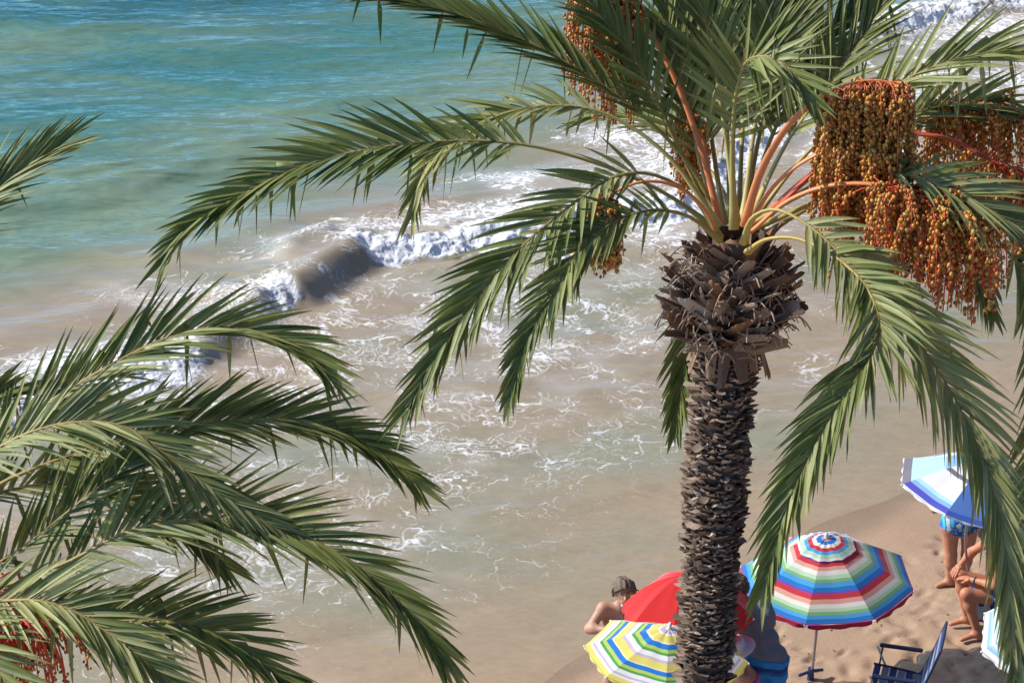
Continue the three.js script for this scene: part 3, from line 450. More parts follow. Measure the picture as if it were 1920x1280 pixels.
// the palm at the left edge
{
  const crown = at(-190, 1090, 14.7), base = V(crown.x - 0.1, sandHeight(crown.x, crown.z) - 0.05, crown.z);
  const palm = thing('date_palm', base, 'palm at the left edge showing only long fronds and a red fruit stalk', 'palm tree', 'date palms');
  const top = crown.clone().sub(base);
  palmTrunk(palm, [V(0, 0, 0), V(0.03, top.y * 0.4, 0.02), V(0.06, top.y * 0.75, 0), top], 0.19, 99, 51, V(0, 0, 1), 0);
  leafBases(palm, V(top.x, 0, top.z), 61, 60, top.y - 0.75, top.y + 0.1, (u) => u < 0.35 ? lerp(0.155, 0.25, u / 0.35) : u < 0.6 ? 0.25 : lerp(0.25, 0.12, (u - 0.6) / 0.4));
  const F = (list, o) => frond(palm, local(palm, list), o);
  F([[-180, 1060, 14.7], [-80, 900, 14.7], [40, 790, 14.7], [170, 705, 14.7], [300, 638, 14.7], [390, 615, 14.7], [480, 622, 14.7], [560, 652, 14.65], [615, 705, 14.6]], { seed: 101, start: 0.24, face: 0.55, tone: 0.34, len: 0.5, single: true, step: 0.034 });
  F([[-180, 1070, 14.9], [-40, 930, 15.0], [140, 850, 15.1], [320, 803, 15.15], [470, 786, 15.2], [580, 790, 15.2], [670, 822, 15.2], [735, 868, 15.15], [778, 908, 15.1]], { seed: 102, start: 0.3, face: 0.55, tone: 0.28, len: 0.46 });
  F([[-180, 1070, 14.6], [-90, 910, 14.5], [20, 826, 14.4], [130, 792, 14.35], [235, 800, 14.3], [320, 860, 14.25], [410, 925, 14.2], [510, 985, 14.2]], { seed: 103, start: 0.25, face: 0.55, tone: 0.66, len: 0.46, grey: 0.7, droop: 0.05 });
  F([[-180, 1090, 14.8], [-60, 1080, 14.8], [20, 1040, 14.8], [115, 968, 14.8], [190, 908, 14.8], [255, 862, 14.8], [320, 835, 14.8]], { seed: 104, start: 0.3, face: 0.6, tone: 0.16, len: 0.46 });
  F([[-180, 1110, 14.6], [0, 1100, 14.5], [133, 1050, 14.45], [231, 1000, 14.4], [324, 977, 14.35], [420, 973, 14.3], [520, 991, 14.25], [624, 1030, 14.2], [717, 1098, 14.15], [785, 1170, 14.1], [832, 1245, 14.1]], { seed: 105, start: 0.22, face: 0.55, tone: 0.3, len: 0.52, single: true, step: 0.038 });
  F([[-180, 1120, 14.4], [-90, 1130, 14.2], [0, 1126, 14.05], [73, 1126, 13.95], [132, 1143, 13.9], [182, 1172, 13.85], [240, 1214, 13.8], [330, 1290, 13.8], [400, 1370, 13.8]], { seed: 106, start: 0.18, face: 0.6, tone: 0.68, len: 0.44, kinks: 0.1 });
  F([[-180, 1120, 14.8], [-40, 1150, 14.7], [110, 1162, 14.65], [220, 1163, 14.6], [310, 1164, 14.55], [395, 1184, 14.5], [468, 1226, 14.45], [560, 1300, 14.4]], { seed: 107, start: 0.3, face: 0.55, tone: 0.2, len: 0.48 });
  F([[-190, 1060, 15], [-230, 800, 15.1], [-190, 560, 15.1], [-110, 450, 15.05], [-30, 375, 15], [40, 320, 15], [95, 285, 15]], { seed: 108, start: 0.25, face: 0.5, tone: 0.4, len: 0.62 });
  F([[-190, 1080, 15], [-80, 960, 15.3], [60, 910, 15.6], [200, 920, 15.8], [330, 980, 15.9], [420, 1060, 15.9]], { seed: 109, start: 0.3, face: 0.5, tone: 0.3, len: 0.48 });
  F([[-190, 1100, 14.6], [-120, 1140, 14.2], [-40, 1210, 13.9], [40, 1330, 13.7], [90, 1450, 13.7]], { seed: 110, start: 0.25, face: 0.6, tone: 0.4, len: 0.46 });
  F([[-190, 1080, 15], [-170, 920, 15.5], [-100, 800, 15.9], [0, 740, 16.2], [100, 740, 16.4]], { seed: 111, start: 0.3, face: 0.5, tone: 0.3, len: 0.46 });
  F([[-200, 1090, 14.7], [-330, 900, 14.7], [-520, 820, 14.7], [-720, 860, 14.6], [-860, 980, 14.5]], { seed: 112, start: 0.25, face: 0.4, tone: 0.3 });
  F([[-200, 1090, 14.7], [-350, 1040, 14.5], [-560, 1060, 14.2], [-740, 1180, 14]], { seed: 113, start: 0.25, face: 0.4, tone: 0.4 });
  F([[-195, 1080, 14.8], [-260, 820, 15], [-380, 640, 15.2], [-560, 560, 15.3]], { seed: 114, start: 0.25, face: 0.4, tone: 0.3 });
  bunch(palm, local(palm, [[-175, 1110, 14.6], [-130, 1090, 14.5], [-60, 1095, 14.5], [-5, 1130, 14.45], [35, 1175, 14.4]]), { seed: 141, n: 190, len: 0.36, spread: 0.36, from: 0.6, bare: 0.8, gap: 0.05, size: 0.008, thick: 0.0055, red: true, stalk: std(0.6, 0.10, 0.04, 0.5) });
}
console.log('palms built');

//<<OBJ
// ---------------------------------------------------------------- umbrellas
const clothMat = new THREE.MeshPhysicalMaterial({ vertexColors: true, roughness: 1, side: THREE.DoubleSide, transmission: 0.3, thickness: 0, ior: 1.3 });
const steel = std(0.35, 0.36, 0.38, 0.35, { metalness: 0.8 }), whitePlastic = std(0.75, 0.75, 0.73, 0.45), navyPlastic = std(0.02, 0.04, 0.12, 0.45);
const frameOf = (axis) => { const a = axis.clone().normalize(), e1 = V().crossVectors(a, V(0, 0, 1)).normalize(), e2 = V().crossVectors(e1, a); return { a, e1, e2 }; };
// C: centre of the rim, axis: up the pole, bands: [outer radius share, colour] from the crown outwards
function umbrella(o) {
  const { a, e1, e2 } = frameOf(o.axis), n = 8, R = o.R, h = o.h, foot = o.foot, root = thing('beach_umbrella', foot, o.label, 'umbrella', 'umbrellas on the beach');
  const w = (x, y, z) => o.C.clone().addScaledVector(e1, x).addScaledVector(a, y).addScaledVector(e2, z).sub(foot);
  const round = o.round ?? 0.12, prof = (q) => o.dome ? h * (1 - Math.pow(q, o.dome)) : h * (1 - (Math.sqrt(q * q + round * round) - round) / (Math.sqrt(1 + round * round) - round)), r = rng(o.seed);
  const rib = (k, q, lift = 0) => { const t = o.roll + k * 2 * Math.PI / n; return w(Math.cos(t) * q * R, prof(q) + lift, Math.sin(t) * q * R); };
  const gore = (k, q0, q1, lift, bands, name, parent, wob) => {
    const pos = [], col = [], idx = [], nx = 8, kk = bands.filter(([b]) => b > q0);
    let prev = q0;
    const flutter = [r() * 6, r() * 6, 0.6 + r() * 0.8];
    for (const [b, c] of kk) {
      const end = Math.min(b, q1); if (end <= prev) break;
      const rows = Math.max(1, Math.ceil((end - prev) / 0.07));
      const s0 = pos.length / 3;
      for (let j = 0; j <= rows; j++) { const q = lerp(prev, end, j / rows), A = rib(k, q, lift), B = rib(k + 1, q, lift);
        for (let i = 0; i <= nx; i++) { const v = i / nx, p = A.clone().lerp(B, v), sag = Math.sin(Math.PI * v); p.addScaledVector(a, -sag * q * q * R * 0.022 + wob * sag * Math.sin(v * 9 + flutter[0] + q * 5) * 0.004); 
          pos.push(p.x, p.y, p.z); col.push(...c); } }
      for (let j = 0; j < rows; j++) for (let i = 0; i < nx; i++) { const q = s0 + j * (nx + 1) + i; idx.push(q, q + nx + 1, q + 1, q + 1, q + nx + 1, q + nx + 2); }
      prev = end;
    }
    const g = geom(pos, idx, col), nn = g.attributes.normal;
    // smooth across the seams between bands
    const key = new Map(); for (let i = 0; i < pos.length / 3; i++) { const q = pos.slice(i * 3, i * 3 + 3).map((v) => Math.round(v * 1e4)).join(); key.has(q) ? key.get(q).push(i) : key.set(q, [i]); }
    for (const l of key.values()) if (l.length > 1) { const s = V(0, 0, 0); for (const i of l) s.add(V(nn.getX(i), nn.getY(i), nn.getZ(i))); s.normalize(); for (const i of l) nn.setXYZ(i, s.x, s.y, s.z); }
    return part(name, g, clothMat, parent);
  };
  const vent = o.vent ?? 0;
  for (let k = 0; k < n; k++) {
    const p = gore(k, vent ? vent * 0.72 : 0.015, 1, 0, o.panels ? o.panels[k % o.panels.length] : o.bands, 'canopy_panel', root, 1);
    if (o.valance) {                                                     // short flap hanging from the rim
      const pos = [], idx = [], A = rib(k, 1), B = rib(k + 1, 1), nx = 12, ph = r() * 6;
      for (let j = 0; j <= 2; j++) for (let i = 0; i <= nx; i++) { const v = lerp(0.03, 0.97, i / nx), q = A.clone().lerp(B, v), sag = Math.sin(Math.PI * v); q.addScaledVector(a, -sag * R * 0.022 - j / 2 * o.valance * (1 - 0.25 * Math.pow(Math.abs(2 * v - 1), 6))); const out = A.clone().add(B).multiplyScalar(0.5).sub(w(0, 0, 0)).normalize(); q.addScaledVector(out, 0.004 + j * 0.006 * Math.sin(i * 1.4 + ph)); pos.push(q.x, q.y, q.z); }
      for (let j = 0; j < 2; j++) for (let i = 0; i < nx; i++) { const q = j * (nx + 1) + i; idx.push(q, q + nx + 1, q + 1, q + 1, q + nx + 1, q + nx + 2); }
      part('valance', geom(pos, idx, pos.map((v, i) => o.valanceColor[i % 3])), clothMat, p);
    }
    part('rib', tube([rib(k, 0.04, -0.012), rib(k, 0.35, -0.012), rib(k, 0.7, -0.012), rib(k, 0.995, -0.010)], 0.0035, 10, 5), steel, root);
    const tip = part('rib_tip', new THREE.SphereGeometry(0.012, 8, 6), whitePlastic, root); tip.position.copy(rib(k, 1.004, -0.008));
  }
  if (vent) for (let k = 0; k < n; k++) gore(k, 0.015, vent, 0.018, o.ventBands ?? o.bands, 'vent_panel', root, 1.5);
  const top = w(0, h + (vent ? 0.03 : 0.02), 0), knee = o.knee ? o.knee.clone().sub(foot) : null;
  const pole = part('pole', tube(knee ? [top, knee, V(0, -0.25, 0)] : [top, top.clone().lerp(V(0, -0.25, 0), 0.5), V(0, -0.25, 0)], 0.0135, 20, 9), o.poleMat ?? steel, root);
  const fin = part('finial', new THREE.LatheGeometry([[0, -0.03], [0.022, -0.02], [0.016, 0], [0.019, 0.025], [0.008, 0.045], [0, 0.05]].map((q) => new THREE.Vector2(...q)), 12), o.finial ?? whitePlastic, root);
  fin.position.copy(top); fin.quaternion.setFromUnitVectors(V(0, 1, 0), a);
  if (o.anchor) { const an = part('sand_anchor', new THREE.CylinderGeometry(0.03, 0.035, 0.16, 14), navyPlastic, root); an.position.set(0, 0.05, 0); const hd = part('handle', tube([V(-0.13, 0.03, 0), V(0, 0.045, 0), V(0.13, 0.03, 0)], 0.016, 8, 8), navyPlastic, an); hd.rotation.y = 0.4; }
  return root;
}
{
  const red = [0.58, 0.045, 0.06], crim = [0.42, 0.02, 0.06], violet = [0.20, 0.08, 0.42], blue = [0.02, 0.20, 0.58], sky2 = [0.08, 0.36, 0.68], green = [0.22, 0.46, 0.20], mint = [0.48, 0.68, 0.46], cream = [0.78, 0.75, 0.66], pink = [0.74, 0.36, 0.28];
  const C = at(1550, 1084, 23.0), foot = onSand(1520, 1274); 
  const seq = [[0.10, mint], [0.16, cream], [0.22, mint], [0.27, sky2], [0.31, blue], [0.335, violet], [0.385, red], [0.43, pink], [0.48, cream], [0.525, mint], [0.56, green], [0.615, sky2], [0.66, blue], [0.685, violet], [0.74, red], [0.79, pink], [0.835, cream], [0.87, mint], [0.905, green], [0.945, sky2], [0.985, blue], [1, violet]];
  umbrella({ C, axis: V(-0.055, 1, 0.022), roll: 1.132, R: 0.849 * 23 / 23.7, h: 0.42, vent: 0.34, round: 0.28, bands: seq, ventBands: [[0.06, pink], [0.12, blue], [0.17, cream], [0.22, red], [0.26, sky2], [0.31, mint], [0.4, cream]], foot, valance: 0.05, valanceColor: crim, anchor: true, seed: 301, label: 'rainbow striped umbrella with a vented top standing on a thin steel pole' });
}
{
  const yel = [0.78, 0.68, 0.16], lil = [0.58, 0.50, 0.60], wht = [0.82, 0.82, 0.80], grn = [0.10, 0.36, 0.09], lim = [0.46, 0.62, 0.12], blu = [0.02, 0.20, 0.62], pal = [0.80, 0.78, 0.45];
  const C = at(1250, 1226, 21.4), f = C.clone().add(V(0.05, 0, 0.02)); f.y = sandHeight(f.x, f.z);
  umbrella({ C, axis: V(0.08, 1, -0.05), roll: 0.864, R: 0.79 * 21.4 / 23.6, h: 0.25, round: 0.15, bands: [[0.05, wht], [0.11, lil], [0.14, wht], [0.25, yel], [0.28, pal], [0.36, blu], [0.41, lim], [0.45, grn], [0.52, wht], [0.56, lil], [0.66, yel], [0.68, pal], [0.745, blu], [0.79, lim], [0.825, grn], [0.88, wht], [0.91, lil], [0.94, wht], [1, yel]], foot: f, valance: 0.02, valanceColor: yel, seed: 302, label: 'yellow, blue and green striped umbrella left of the palm trunk' });
}
{
  const C = at(1289, 1146, 21.9), f = C.clone().add(V(0.04, 0, -0.05)); f.y = sandHeight(f.x, f.z);
  umbrella({ C, axis: V(-0.06, 1, -0.02), roll: 0.3, R: 0.60, h: 0.36, dome: 1.9, bands: [[1, [0.66, 0.03, 0.028]]], foot: f, valance: 0.025, valanceColor: [0.66, 0.03, 0.028], seed: 303, label: 'plain red umbrella partly hidden behind the palm trunk' });
}
{
  const ind = [0.10, 0.10, 0.52], lb = [0.28, 0.50, 0.82], aq = [0.48, 0.76, 0.82], wh = [0.84, 0.85, 0.86], gr = [0.20, 0.19, 0.22], bl = [0.13, 0.28, 0.70];
  const C = at(1834, 920, 23.6), f = onSand(1838, 1130);
  const light = [[0.44, wh], [0.50, gr], [0.80, wh], [0.85, aq], [0.905, lb], [0.985, ind], [1, wh]], blueP = [[0.42, bl], [0.93, bl], [1, [0.06, 0.16, 0.60]]];
  umbrella({ C, axis: V(0.203, 1, -0.022), roll: 1.372, R: 0.79, h: 0.334, round: 0.25, panels: [blueP, light, [[0.5, lb], [0.9, aq], [1, gr]], light, light, light, light, light], bands: light, foot: f, valance: 0.02, valanceColor: wh, seed: 304, knee: C.clone().addScaledVector(V(0.203, 1, -0.022).normalize(), -0.4), label: 'tilted white and blue umbrella over the standing woman' });
}
{
  const wh = [0.82, 0.84, 0.85], aq = [0.42, 0.70, 0.74], pw = [0.10, 0.16, 0.50], lb = [0.34, 0.55, 0.80];
  const C = at(1985, 1190, 22.2), f = C.clone().add(V(0.15, 0, 0.1)); f.y = sandHeight(f.x, f.z);
  umbrella({ C, axis: V(-0.12, 1, 0.12), roll: 0.62, R: 0.72, h: 0.30, round: 0.2, bands: [[0.2, wh], [0.34, aq], [0.40, wh], [0.70, pw], [0.80, wh], [0.83, aq], [0.87, wh], [0.90, aq], [0.94, lb], [1, wh]], foot: f, valance: 0.03, valanceColor: wh, seed: 305, label: 'white and aqua banded umbrella cut by the right edge' });
}
console.log('umbrellas built');

// ---------------------------------------------------------------- people
function surfaceNet(f, lo, hi, cell) {
  const nx = Math.ceil((hi[0] - lo[0]) / cell) + 1, ny = Math.ceil((hi[1] - lo[1]) / cell) + 1, nz = Math.ceil((hi[2] - lo[2]) / cell) + 1, F = new Float32Array(nx * ny * nz);
  for (let k = 0, o = 0; k < nz; k++) for (let j = 0; j < ny; j++) for (let i = 0; i < nx; i++) F[o++] = f(lo[0] + i * cell, lo[1] + j * cell, lo[2] + k * cell);
  const id = new Int32Array(nx * ny * nz).fill(-1), pos = [], idx = [], at3 = (i, j, k) => (k * ny + j) * nx + i;
  const E = [[0, 1], [2, 3], [4, 5], [6, 7], [0, 2], [1, 3], [4, 6], [5, 7], [0, 4], [1, 5], [2, 6], [3, 7]];
  for (let k = 0; k < nz - 1; k++) for (let j = 0; j < ny - 1; j++) for (let i = 0; i < nx - 1; i++) {
    const v = []; let inn = 0; for (let c = 0; c < 8; c++) { v[c] = F[at3(i + (c & 1), j + (c >> 1 & 1), k + (c >> 2))]; if (v[c] < 0) inn++; }
    if (!inn || inn === 8) continue;
    let x = 0, y = 0, z = 0, m = 0;
    for (const [a, b] of E) if ((v[a] < 0) !== (v[b] < 0)) { const u = v[a] / (v[a] - v[b]); x += (a & 1) + ((b & 1) - (a & 1)) * u; y += (a >> 1 & 1) + ((b >> 1 & 1) - (a >> 1 & 1)) * u; z += (a >> 2) + ((b >> 2) - (a >> 2)) * u; m++; }
    id[at3(i, j, k)] = pos.length / 3; pos.push(lo[0] + (i + x / m) * cell, lo[1] + (j + y / m) * cell, lo[2] + (k + z / m) * cell);
  }
  const quad = (a, b, c, d, flip) => { if (a < 0 || b < 0 || c < 0 || d < 0) return; flip ? idx.push(a, c, b, a, d, c) : idx.push(a, b, c, a, c, d); };
  for (let k = 1; k < nz - 1; k++) for (let j = 1; j < ny - 1; j++) for (let i = 1; i < nx - 1; i++) {
    const s = F[at3(i, j, k)] < 0;
    if (s !== F[at3(i + 1, j, k)] < 0) quad(id[at3(i, j - 1, k - 1)], id[at3(i, j, k - 1)], id[at3(i, j, k)], id[at3(i, j - 1, k)], !s);
    if (s !== F[at3(i, j + 1, k)] < 0) quad(id[at3(i - 1, j, k - 1)], id[at3(i - 1, j, k)], id[at3(i, j, k)], id[at3(i, j, k - 1)], !s);
    if (s !== F[at3(i, j, k + 1)] < 0) quad(id[at3(i - 1, j - 1, k)], id[at3(i, j - 1, k)], id[at3(i, j, k)], id[at3(i - 1, j, k)], !s);
  }
  const nor = []; const e = cell * 0.6;
  for (let i = 0; i < pos.length; i += 3) { const x = pos[i], y = pos[i + 1], z = pos[i + 2], g = V(f(x + e, y, z) - f(x - e, y, z), f(x, y + e, z) - f(x, y - e, z), f(x, y, z + e) - f(x, y, z - e)).normalize(); nor.push(g.x, g.y, g.z); }
  return geom(pos, idx, null, nor);
}
function cone(p, a, ra, b, rb) {                                         // distance to a tapered limb
  const dx = b[0] - a[0], dy = b[1] - a[1], dz = b[2] - a[2], px = p[0] - a[0], py = p[1] - a[1], pz = p[2] - a[2], l = dx * dx + dy * dy + dz * dz || 1e-9;
  let u = (px * dx + py * dy + pz * dz) / l; u = u < 0 ? 0 : u > 1 ? 1 : u;
  const qx = px - dx * u, qy = py - dy * u, qz = pz - dz * u; return Math.sqrt(qx * qx + qy * qy + qz * qz) - (ra + (rb - ra) * u);
}
const smin = (a, b, k) => { const h = Math.max(k - Math.abs(a - b), 0) / k; return Math.min(a, b) - h * h * k * 0.25; };
const bonesField = (B, k = 0.035) => (x, y, z) => { const p = [x, y, z]; let d = 9; for (const b of B) d = smin(d, cone(p, b[0], b[1], b[2], b[3]), k); return d; };
function boundsOf(B, pad) { const lo = [9, 9, 9], hi = [-9, -9, -9]; for (const [a, ra, b, rb] of B) for (let c = 0; c < 3; c++) { lo[c] = Math.min(lo[c], a[c] - ra, b[c] - rb); hi[c] = Math.max(hi[c], a[c] + ra, b[c] + rb); } return [lo.map((v) => v - pad), hi.map((v) => v + pad)]; }
const headField = (x, y, z) => {                                          // faces +z, centre of the skull at 0
  const el = (cx, cy, cz, a, b, c) => { const u = (x - cx) / a, v = (y - cy) / b, w = (z - cz) / c, q = Math.sqrt(u * u + v * v + w * w); return (q - 1) * Math.min(a, b, c); };
  const ax = Math.abs(x);
  let d = el(0, 0.025, -0.012, 0.076, 0.092, 0.094); d = smin(d, el(0, -0.052, 0.022, 0.056, 0.066, 0.066), 0.03); d = smin(d, el(0, -0.098, 0.062, 0.024, 0.02, 0.022), 0.03);
  d = smin(d, cone([x, y, z], [0, 0.0, 0.084], 0.007, [0, -0.034, 0.104], 0.013), 0.014); d = smin(d, el(0, 0.018, 0.074, 0.05, 0.012, 0.014), 0.02);
  d = -smin(-d, el(ax === x ? 0.031 : -0.031, -0.002, 0.098, 0.019, 0.012, 0.014), 0.012);
  d = smin(d, el(0, -0.063, 0.083, 0.026, 0.008, 0.010), 0.012); d = smin(d, el(x > 0 ? 0.078 : -0.078, -0.01, -0.005, 0.011, 0.031, 0.019), 0.01);
  return d;
};
const eyeSpots = [[0.031, -0.002], [-0.031, -0.002]];
const headGeo = surfaceNet(headField, [-0.105, -0.135, -0.125], [0.105, 0.135, 0.135], 0.0055);
function headColors(skin) { return (x, y, z) => { let c = skin; if (z > 0.06) { for (const [ex, ey] of eyeSpots) { const d = Math.hypot((x - ex) / 0.014, (y - ey) / 0.0075); if (d < 1) c = Math.hypot(x - ex, y - ey) < 0.006 ? [0.03, 0.02, 0.015] : [0.62, 0.58, 0.54]; if (Math.hypot((x - ex) / 0.021, (y - 0.021) / 0.006) < 1) c = [0.07, 0.045, 0.03]; } if (Math.hypot(x / 0.024, (y + 0.063) / 0.0085) < 1) c = [skin[0] * 0.85, skin[1] * 0.5, skin[2] * 0.5]; } return c; }; }
// hand: fingers run along +y from the wrist at 0, palm faces +z, thumb towards +x
function handGeo(curl) {
  const B = [[[-0.022, 0.015, 0], 0.016, [-0.028, 0.075, 0], 0.013], [[0.0, 0.01, 0], 0.019, [-0.008, 0.082, 0], 0.013], [[0.02, 0.015, 0], 0.017, [0.013, 0.084, 0], 0.013], [[0.012, 0.02, 0], 0.016, [0.030, 0.078, 0], 0.012], [[0, -0.02, 0], 0.024, [0, 0.02, 0], 0.022]];
  const fing = [[-0.031, 0.076, 0.052], [-0.010, 0.084, 0.064], [0.011, 0.086, 0.070], [0.031, 0.079, 0.062]];
  for (const [x, y, l] of fing) { const c1 = curl, c2 = curl * 1.9, c3 = curl * 2.6, p1 = [x * 1.08, y + Math.cos(c1) * l * 0.46, Math.sin(c1) * l * 0.46], p2 = [x * 1.08, p1[1] + Math.cos(c2) * l * 0.32, p1[2] + Math.sin(c2) * l * 0.32], p3 = [x * 1.06, p2[1] + Math.cos(c3) * l * 0.25, p2[2] + Math.sin(c3) * l * 0.25]; B.push([[x, y - 0.012, 0], 0.0095, p1, 0.0088], [p1, 0.0088, p2, 0.008], [p2, 0.008, p3, 0.0066]); }
  B.push([[0.02, 0.014, 0.004], 0.014, [0.046, 0.044, 0.016], 0.0108], [[0.046, 0.044, 0.016], 0.0105, [0.052, 0.072, 0.026 + curl * 0.012], 0.0085]);
  const [lo, hi] = boundsOf(B, 0.012); return surfaceNet(bonesField(B, 0.009), lo, hi, 0.0042);
}
const handGeos = { open: handGeo(0.25), grip: handGeo(0.75) };
function person(o) {
  const J = o.joints, skin = o.skin, root = thing('person', o.pos, o.label, 'person', null), g = o.girth ?? 1;
  const A = (p) => [p.x ?? p[0], p.y ?? p[1], p.z ?? p[2]], lim = (a, ra, b, rb) => [A(J[a]), ra * g, A(J[b]), rb * g];
  const leg = [], arm = [], torso = [];
  const mid = (a, b, u) => J[a].map((v, i) => v + (J[b][i] - v) * u);
  for (const s of ['L', 'R']) {
    J['calf' + s] = mid('knee' + s, 'ankle' + s, 0.28);
    leg.push(lim('hip' + s, 0.094, 'knee' + s, 0.058), lim('knee' + s, 0.056, 'calf' + s, 0.055), lim('calf' + s, 0.055, 'ankle' + s, 0.037), lim('ankle' + s, 0.036, 'toe' + s, 0.024), lim('ankle' + s, 0.036, 'heel' + s, 0.03));
    J['fore' + s] = mid('elbow' + s, 'wrist' + s, 0.22);
    arm.push(lim('shoulder' + s, 0.055, 'elbow' + s, 0.041), lim('elbow' + s, 0.039, 'fore' + s, 0.041), lim('fore' + s, 0.041, 'wrist' + s, 0.027));
  }
  J.waist ??= mid('pelvis', 'chest', 0.42);
  const across = V(...J.shoulderR).sub(V(...J.shoulderL)).normalize(), off = (p, d) => [p[0] + across.x * d, p[1] + across.y * d, p[2] + across.z * d], hipX = V(...J.hipR).sub(V(...J.hipL)).normalize(), offH = (p, d) => [p[0] + hipX.x * d, p[1] + hipX.y * d, p[2] + hipX.z * d];
  const ch = o.chestW ?? 0.085, hp = o.hipW ?? 0.075;
  torso.push([offH(J.pelvis, -hp), 0.108 * g, offH(J.pelvis, hp), 0.108 * g], [off(J.waist, -0.06), 0.098 * g, off(J.waist, 0.06), 0.098 * g], [off(J.chest, -ch), 0.112 * g, off(J.chest, ch), 0.112 * g], [J.pelvis, 0.12 * g, J.waist, 0.11 * g], [J.waist, 0.11 * g, J.chest, 0.125 * g], [J.shoulderL, 0.056 * g, J.shoulderR, 0.056 * g], [J.chest, 0.11 * g, mid('chest', 'neck', 0.7), 0.07 * g]);
  const neck = [[J.neck, 0.056, J.head, 0.050]];
  const all = [...torso, ...leg, ...arm, ...neck], [lo, hi] = boundsOf(all, 0.03);
  const body = surfaceNet(bonesField(all, 0.04), lo, hi, 0.0125);
  paint(body, () => skin);
  const pieces = [body];
  const hq = new THREE.Matrix4().makeBasis(V().crossVectors(V(0, 1, 0), V(...o.look)).normalize(), V(0, 1, 0), V(...o.look).normalize());
  { const z = V(...o.look).normalize(), x = V().crossVectors(V(0, 1, 0), z).normalize(), y = V().crossVectors(z, x); hq.makeBasis(x, y, z).setPosition(...J.head); }
  pieces.push(paint(headGeo.clone(), headColors(skin)).applyMatrix4(hq));
  for (const s of ['L', 'R']) {
    const w = V(...J['wrist' + s]), d = w.clone().sub(V(...J['fore' + s])).normalize(), aim = J['hand' + s] ? V(...J['hand' + s]).sub(w).normalize() : d, palmN = V(...(o['palm' + s] ?? [0, -1, 0.2])); palmN.addScaledVector(aim, -palmN.dot(aim)).normalize();
    let x = V().crossVectors(aim, palmN); const m = new THREE.Matrix4().makeBasis(x, aim, palmN).setPosition(w.addScaledVector(aim, 0.01)); if (s === 'R') m.multiply(new THREE.Matrix4().makeScale(1, 1, 1));
    pieces.push(paint(handGeos[o['grip' + s] ? 'grip' : 'open'].clone(), () => skin).applyMatrix4(m));
  }
  const skinMat = new THREE.MeshPhysicalMaterial({ vertexColors: true, roughness: 0.5, ior: 1.4 });
  part('body', mergeGeometries(pieces), skinMat, root);
  // hair on the skull, in the head's own frame
  if (o.hair) { const hf = (x, y, z) => { const d = headField(x, y, z) - 0.012 - o.hair.thick * (0.55 + 0.45 * noise(x * o.hair.freq + 7, y * o.hair.freq + z * o.hair.freq)) - 0.006 * Math.abs(noise(x * 140 + z * 90, y * 140)); const cut = Math.max(z * 0.9 - y * 1.15 - 0.012, -y - (o.hair.low ?? 0.05) - Math.max(0, -z) * 0.5) + 0.012 * noise(x * 70, y * 70 + z * 60); return Math.max(d, cut); };
    const hg = surfaceNet(hf, [-0.14, -0.16, -0.16], [0.14, 0.16, 0.15], 0.006).applyMatrix4(hq); part('hair', paint(hg, (x, y, z) => { const k = 0.7 + 0.6 * hash(Math.floor(x * 160), Math.floor(y * 160 + z * 90)); return o.hair.color.map((v) => v * k); }), std(1, 1, 1, 0.75, { vertexColors: true }), root); }
  for (const c of o.clothes ?? []) {
    const set = c.on === 'torso' ? torso : c.on === 'legs' ? [...torso.slice(0, 2), torso[3], ...leg] : [...torso, ...leg], f0 = bonesField(set, 0.04), [l2, h2] = boundsOf(set, 0.07);
    const f = (x, y, z) => Math.max(f0(x, y, z) - c.off - (c.fold ?? 0) * Math.sin(x * 40 + y * 25 + Math.sin(y * 18) * 1.5) * 0.5, c.clip(x, y, z));
    const cg = surfaceNet(f, l2, h2, 0.0115); part(c.name, paint(cg, (x, y, z) => c.color(x, y, z)), std(1, 1, 1, 0.85, { vertexColors: true, side: THREE.DoubleSide }), root);
  }
  if (o.extra) o.extra(root, hq);
  return root;
}
const plane = (p, n) => { const l = Math.hypot(...n); return (x, y, z) => ((x - p[0]) * n[0] + (y - p[1]) * n[1] + (z - p[2]) * n[2]) / l; };
const both = (...f) => (x, y, z) => Math.max(...f.map((g) => g(x, y, z)));
const legsStand = (dx = 0.1) => ({ hipL: [dx * 0.9, 0.90, 0], hipR: [-dx * 0.9, 0.90, 0], kneeL: [dx, 0.49, 0.02], kneeR: [-dx, 0.49, 0.02], ankleL: [dx, 0.08, -0.01], ankleR: [-dx, 0.08, -0.01], toeL: [dx * 1.25, 0.028, 0.15], toeR: [-dx * 1.25, 0.028, 0.15], heelL: [dx, 0.035, -0.05], heelR: [-dx, 0.035, -0.05] });

const chairFrame = std(0.55, 0.58, 0.62, 0.35, { metalness: 0.7 }), navy = std(0.015, 0.025, 0.07, 0.4), strapA = std(0.03, 0.06, 0.17, 0.8), strapB = std(0.22, 0.26, 0.34, 0.8);
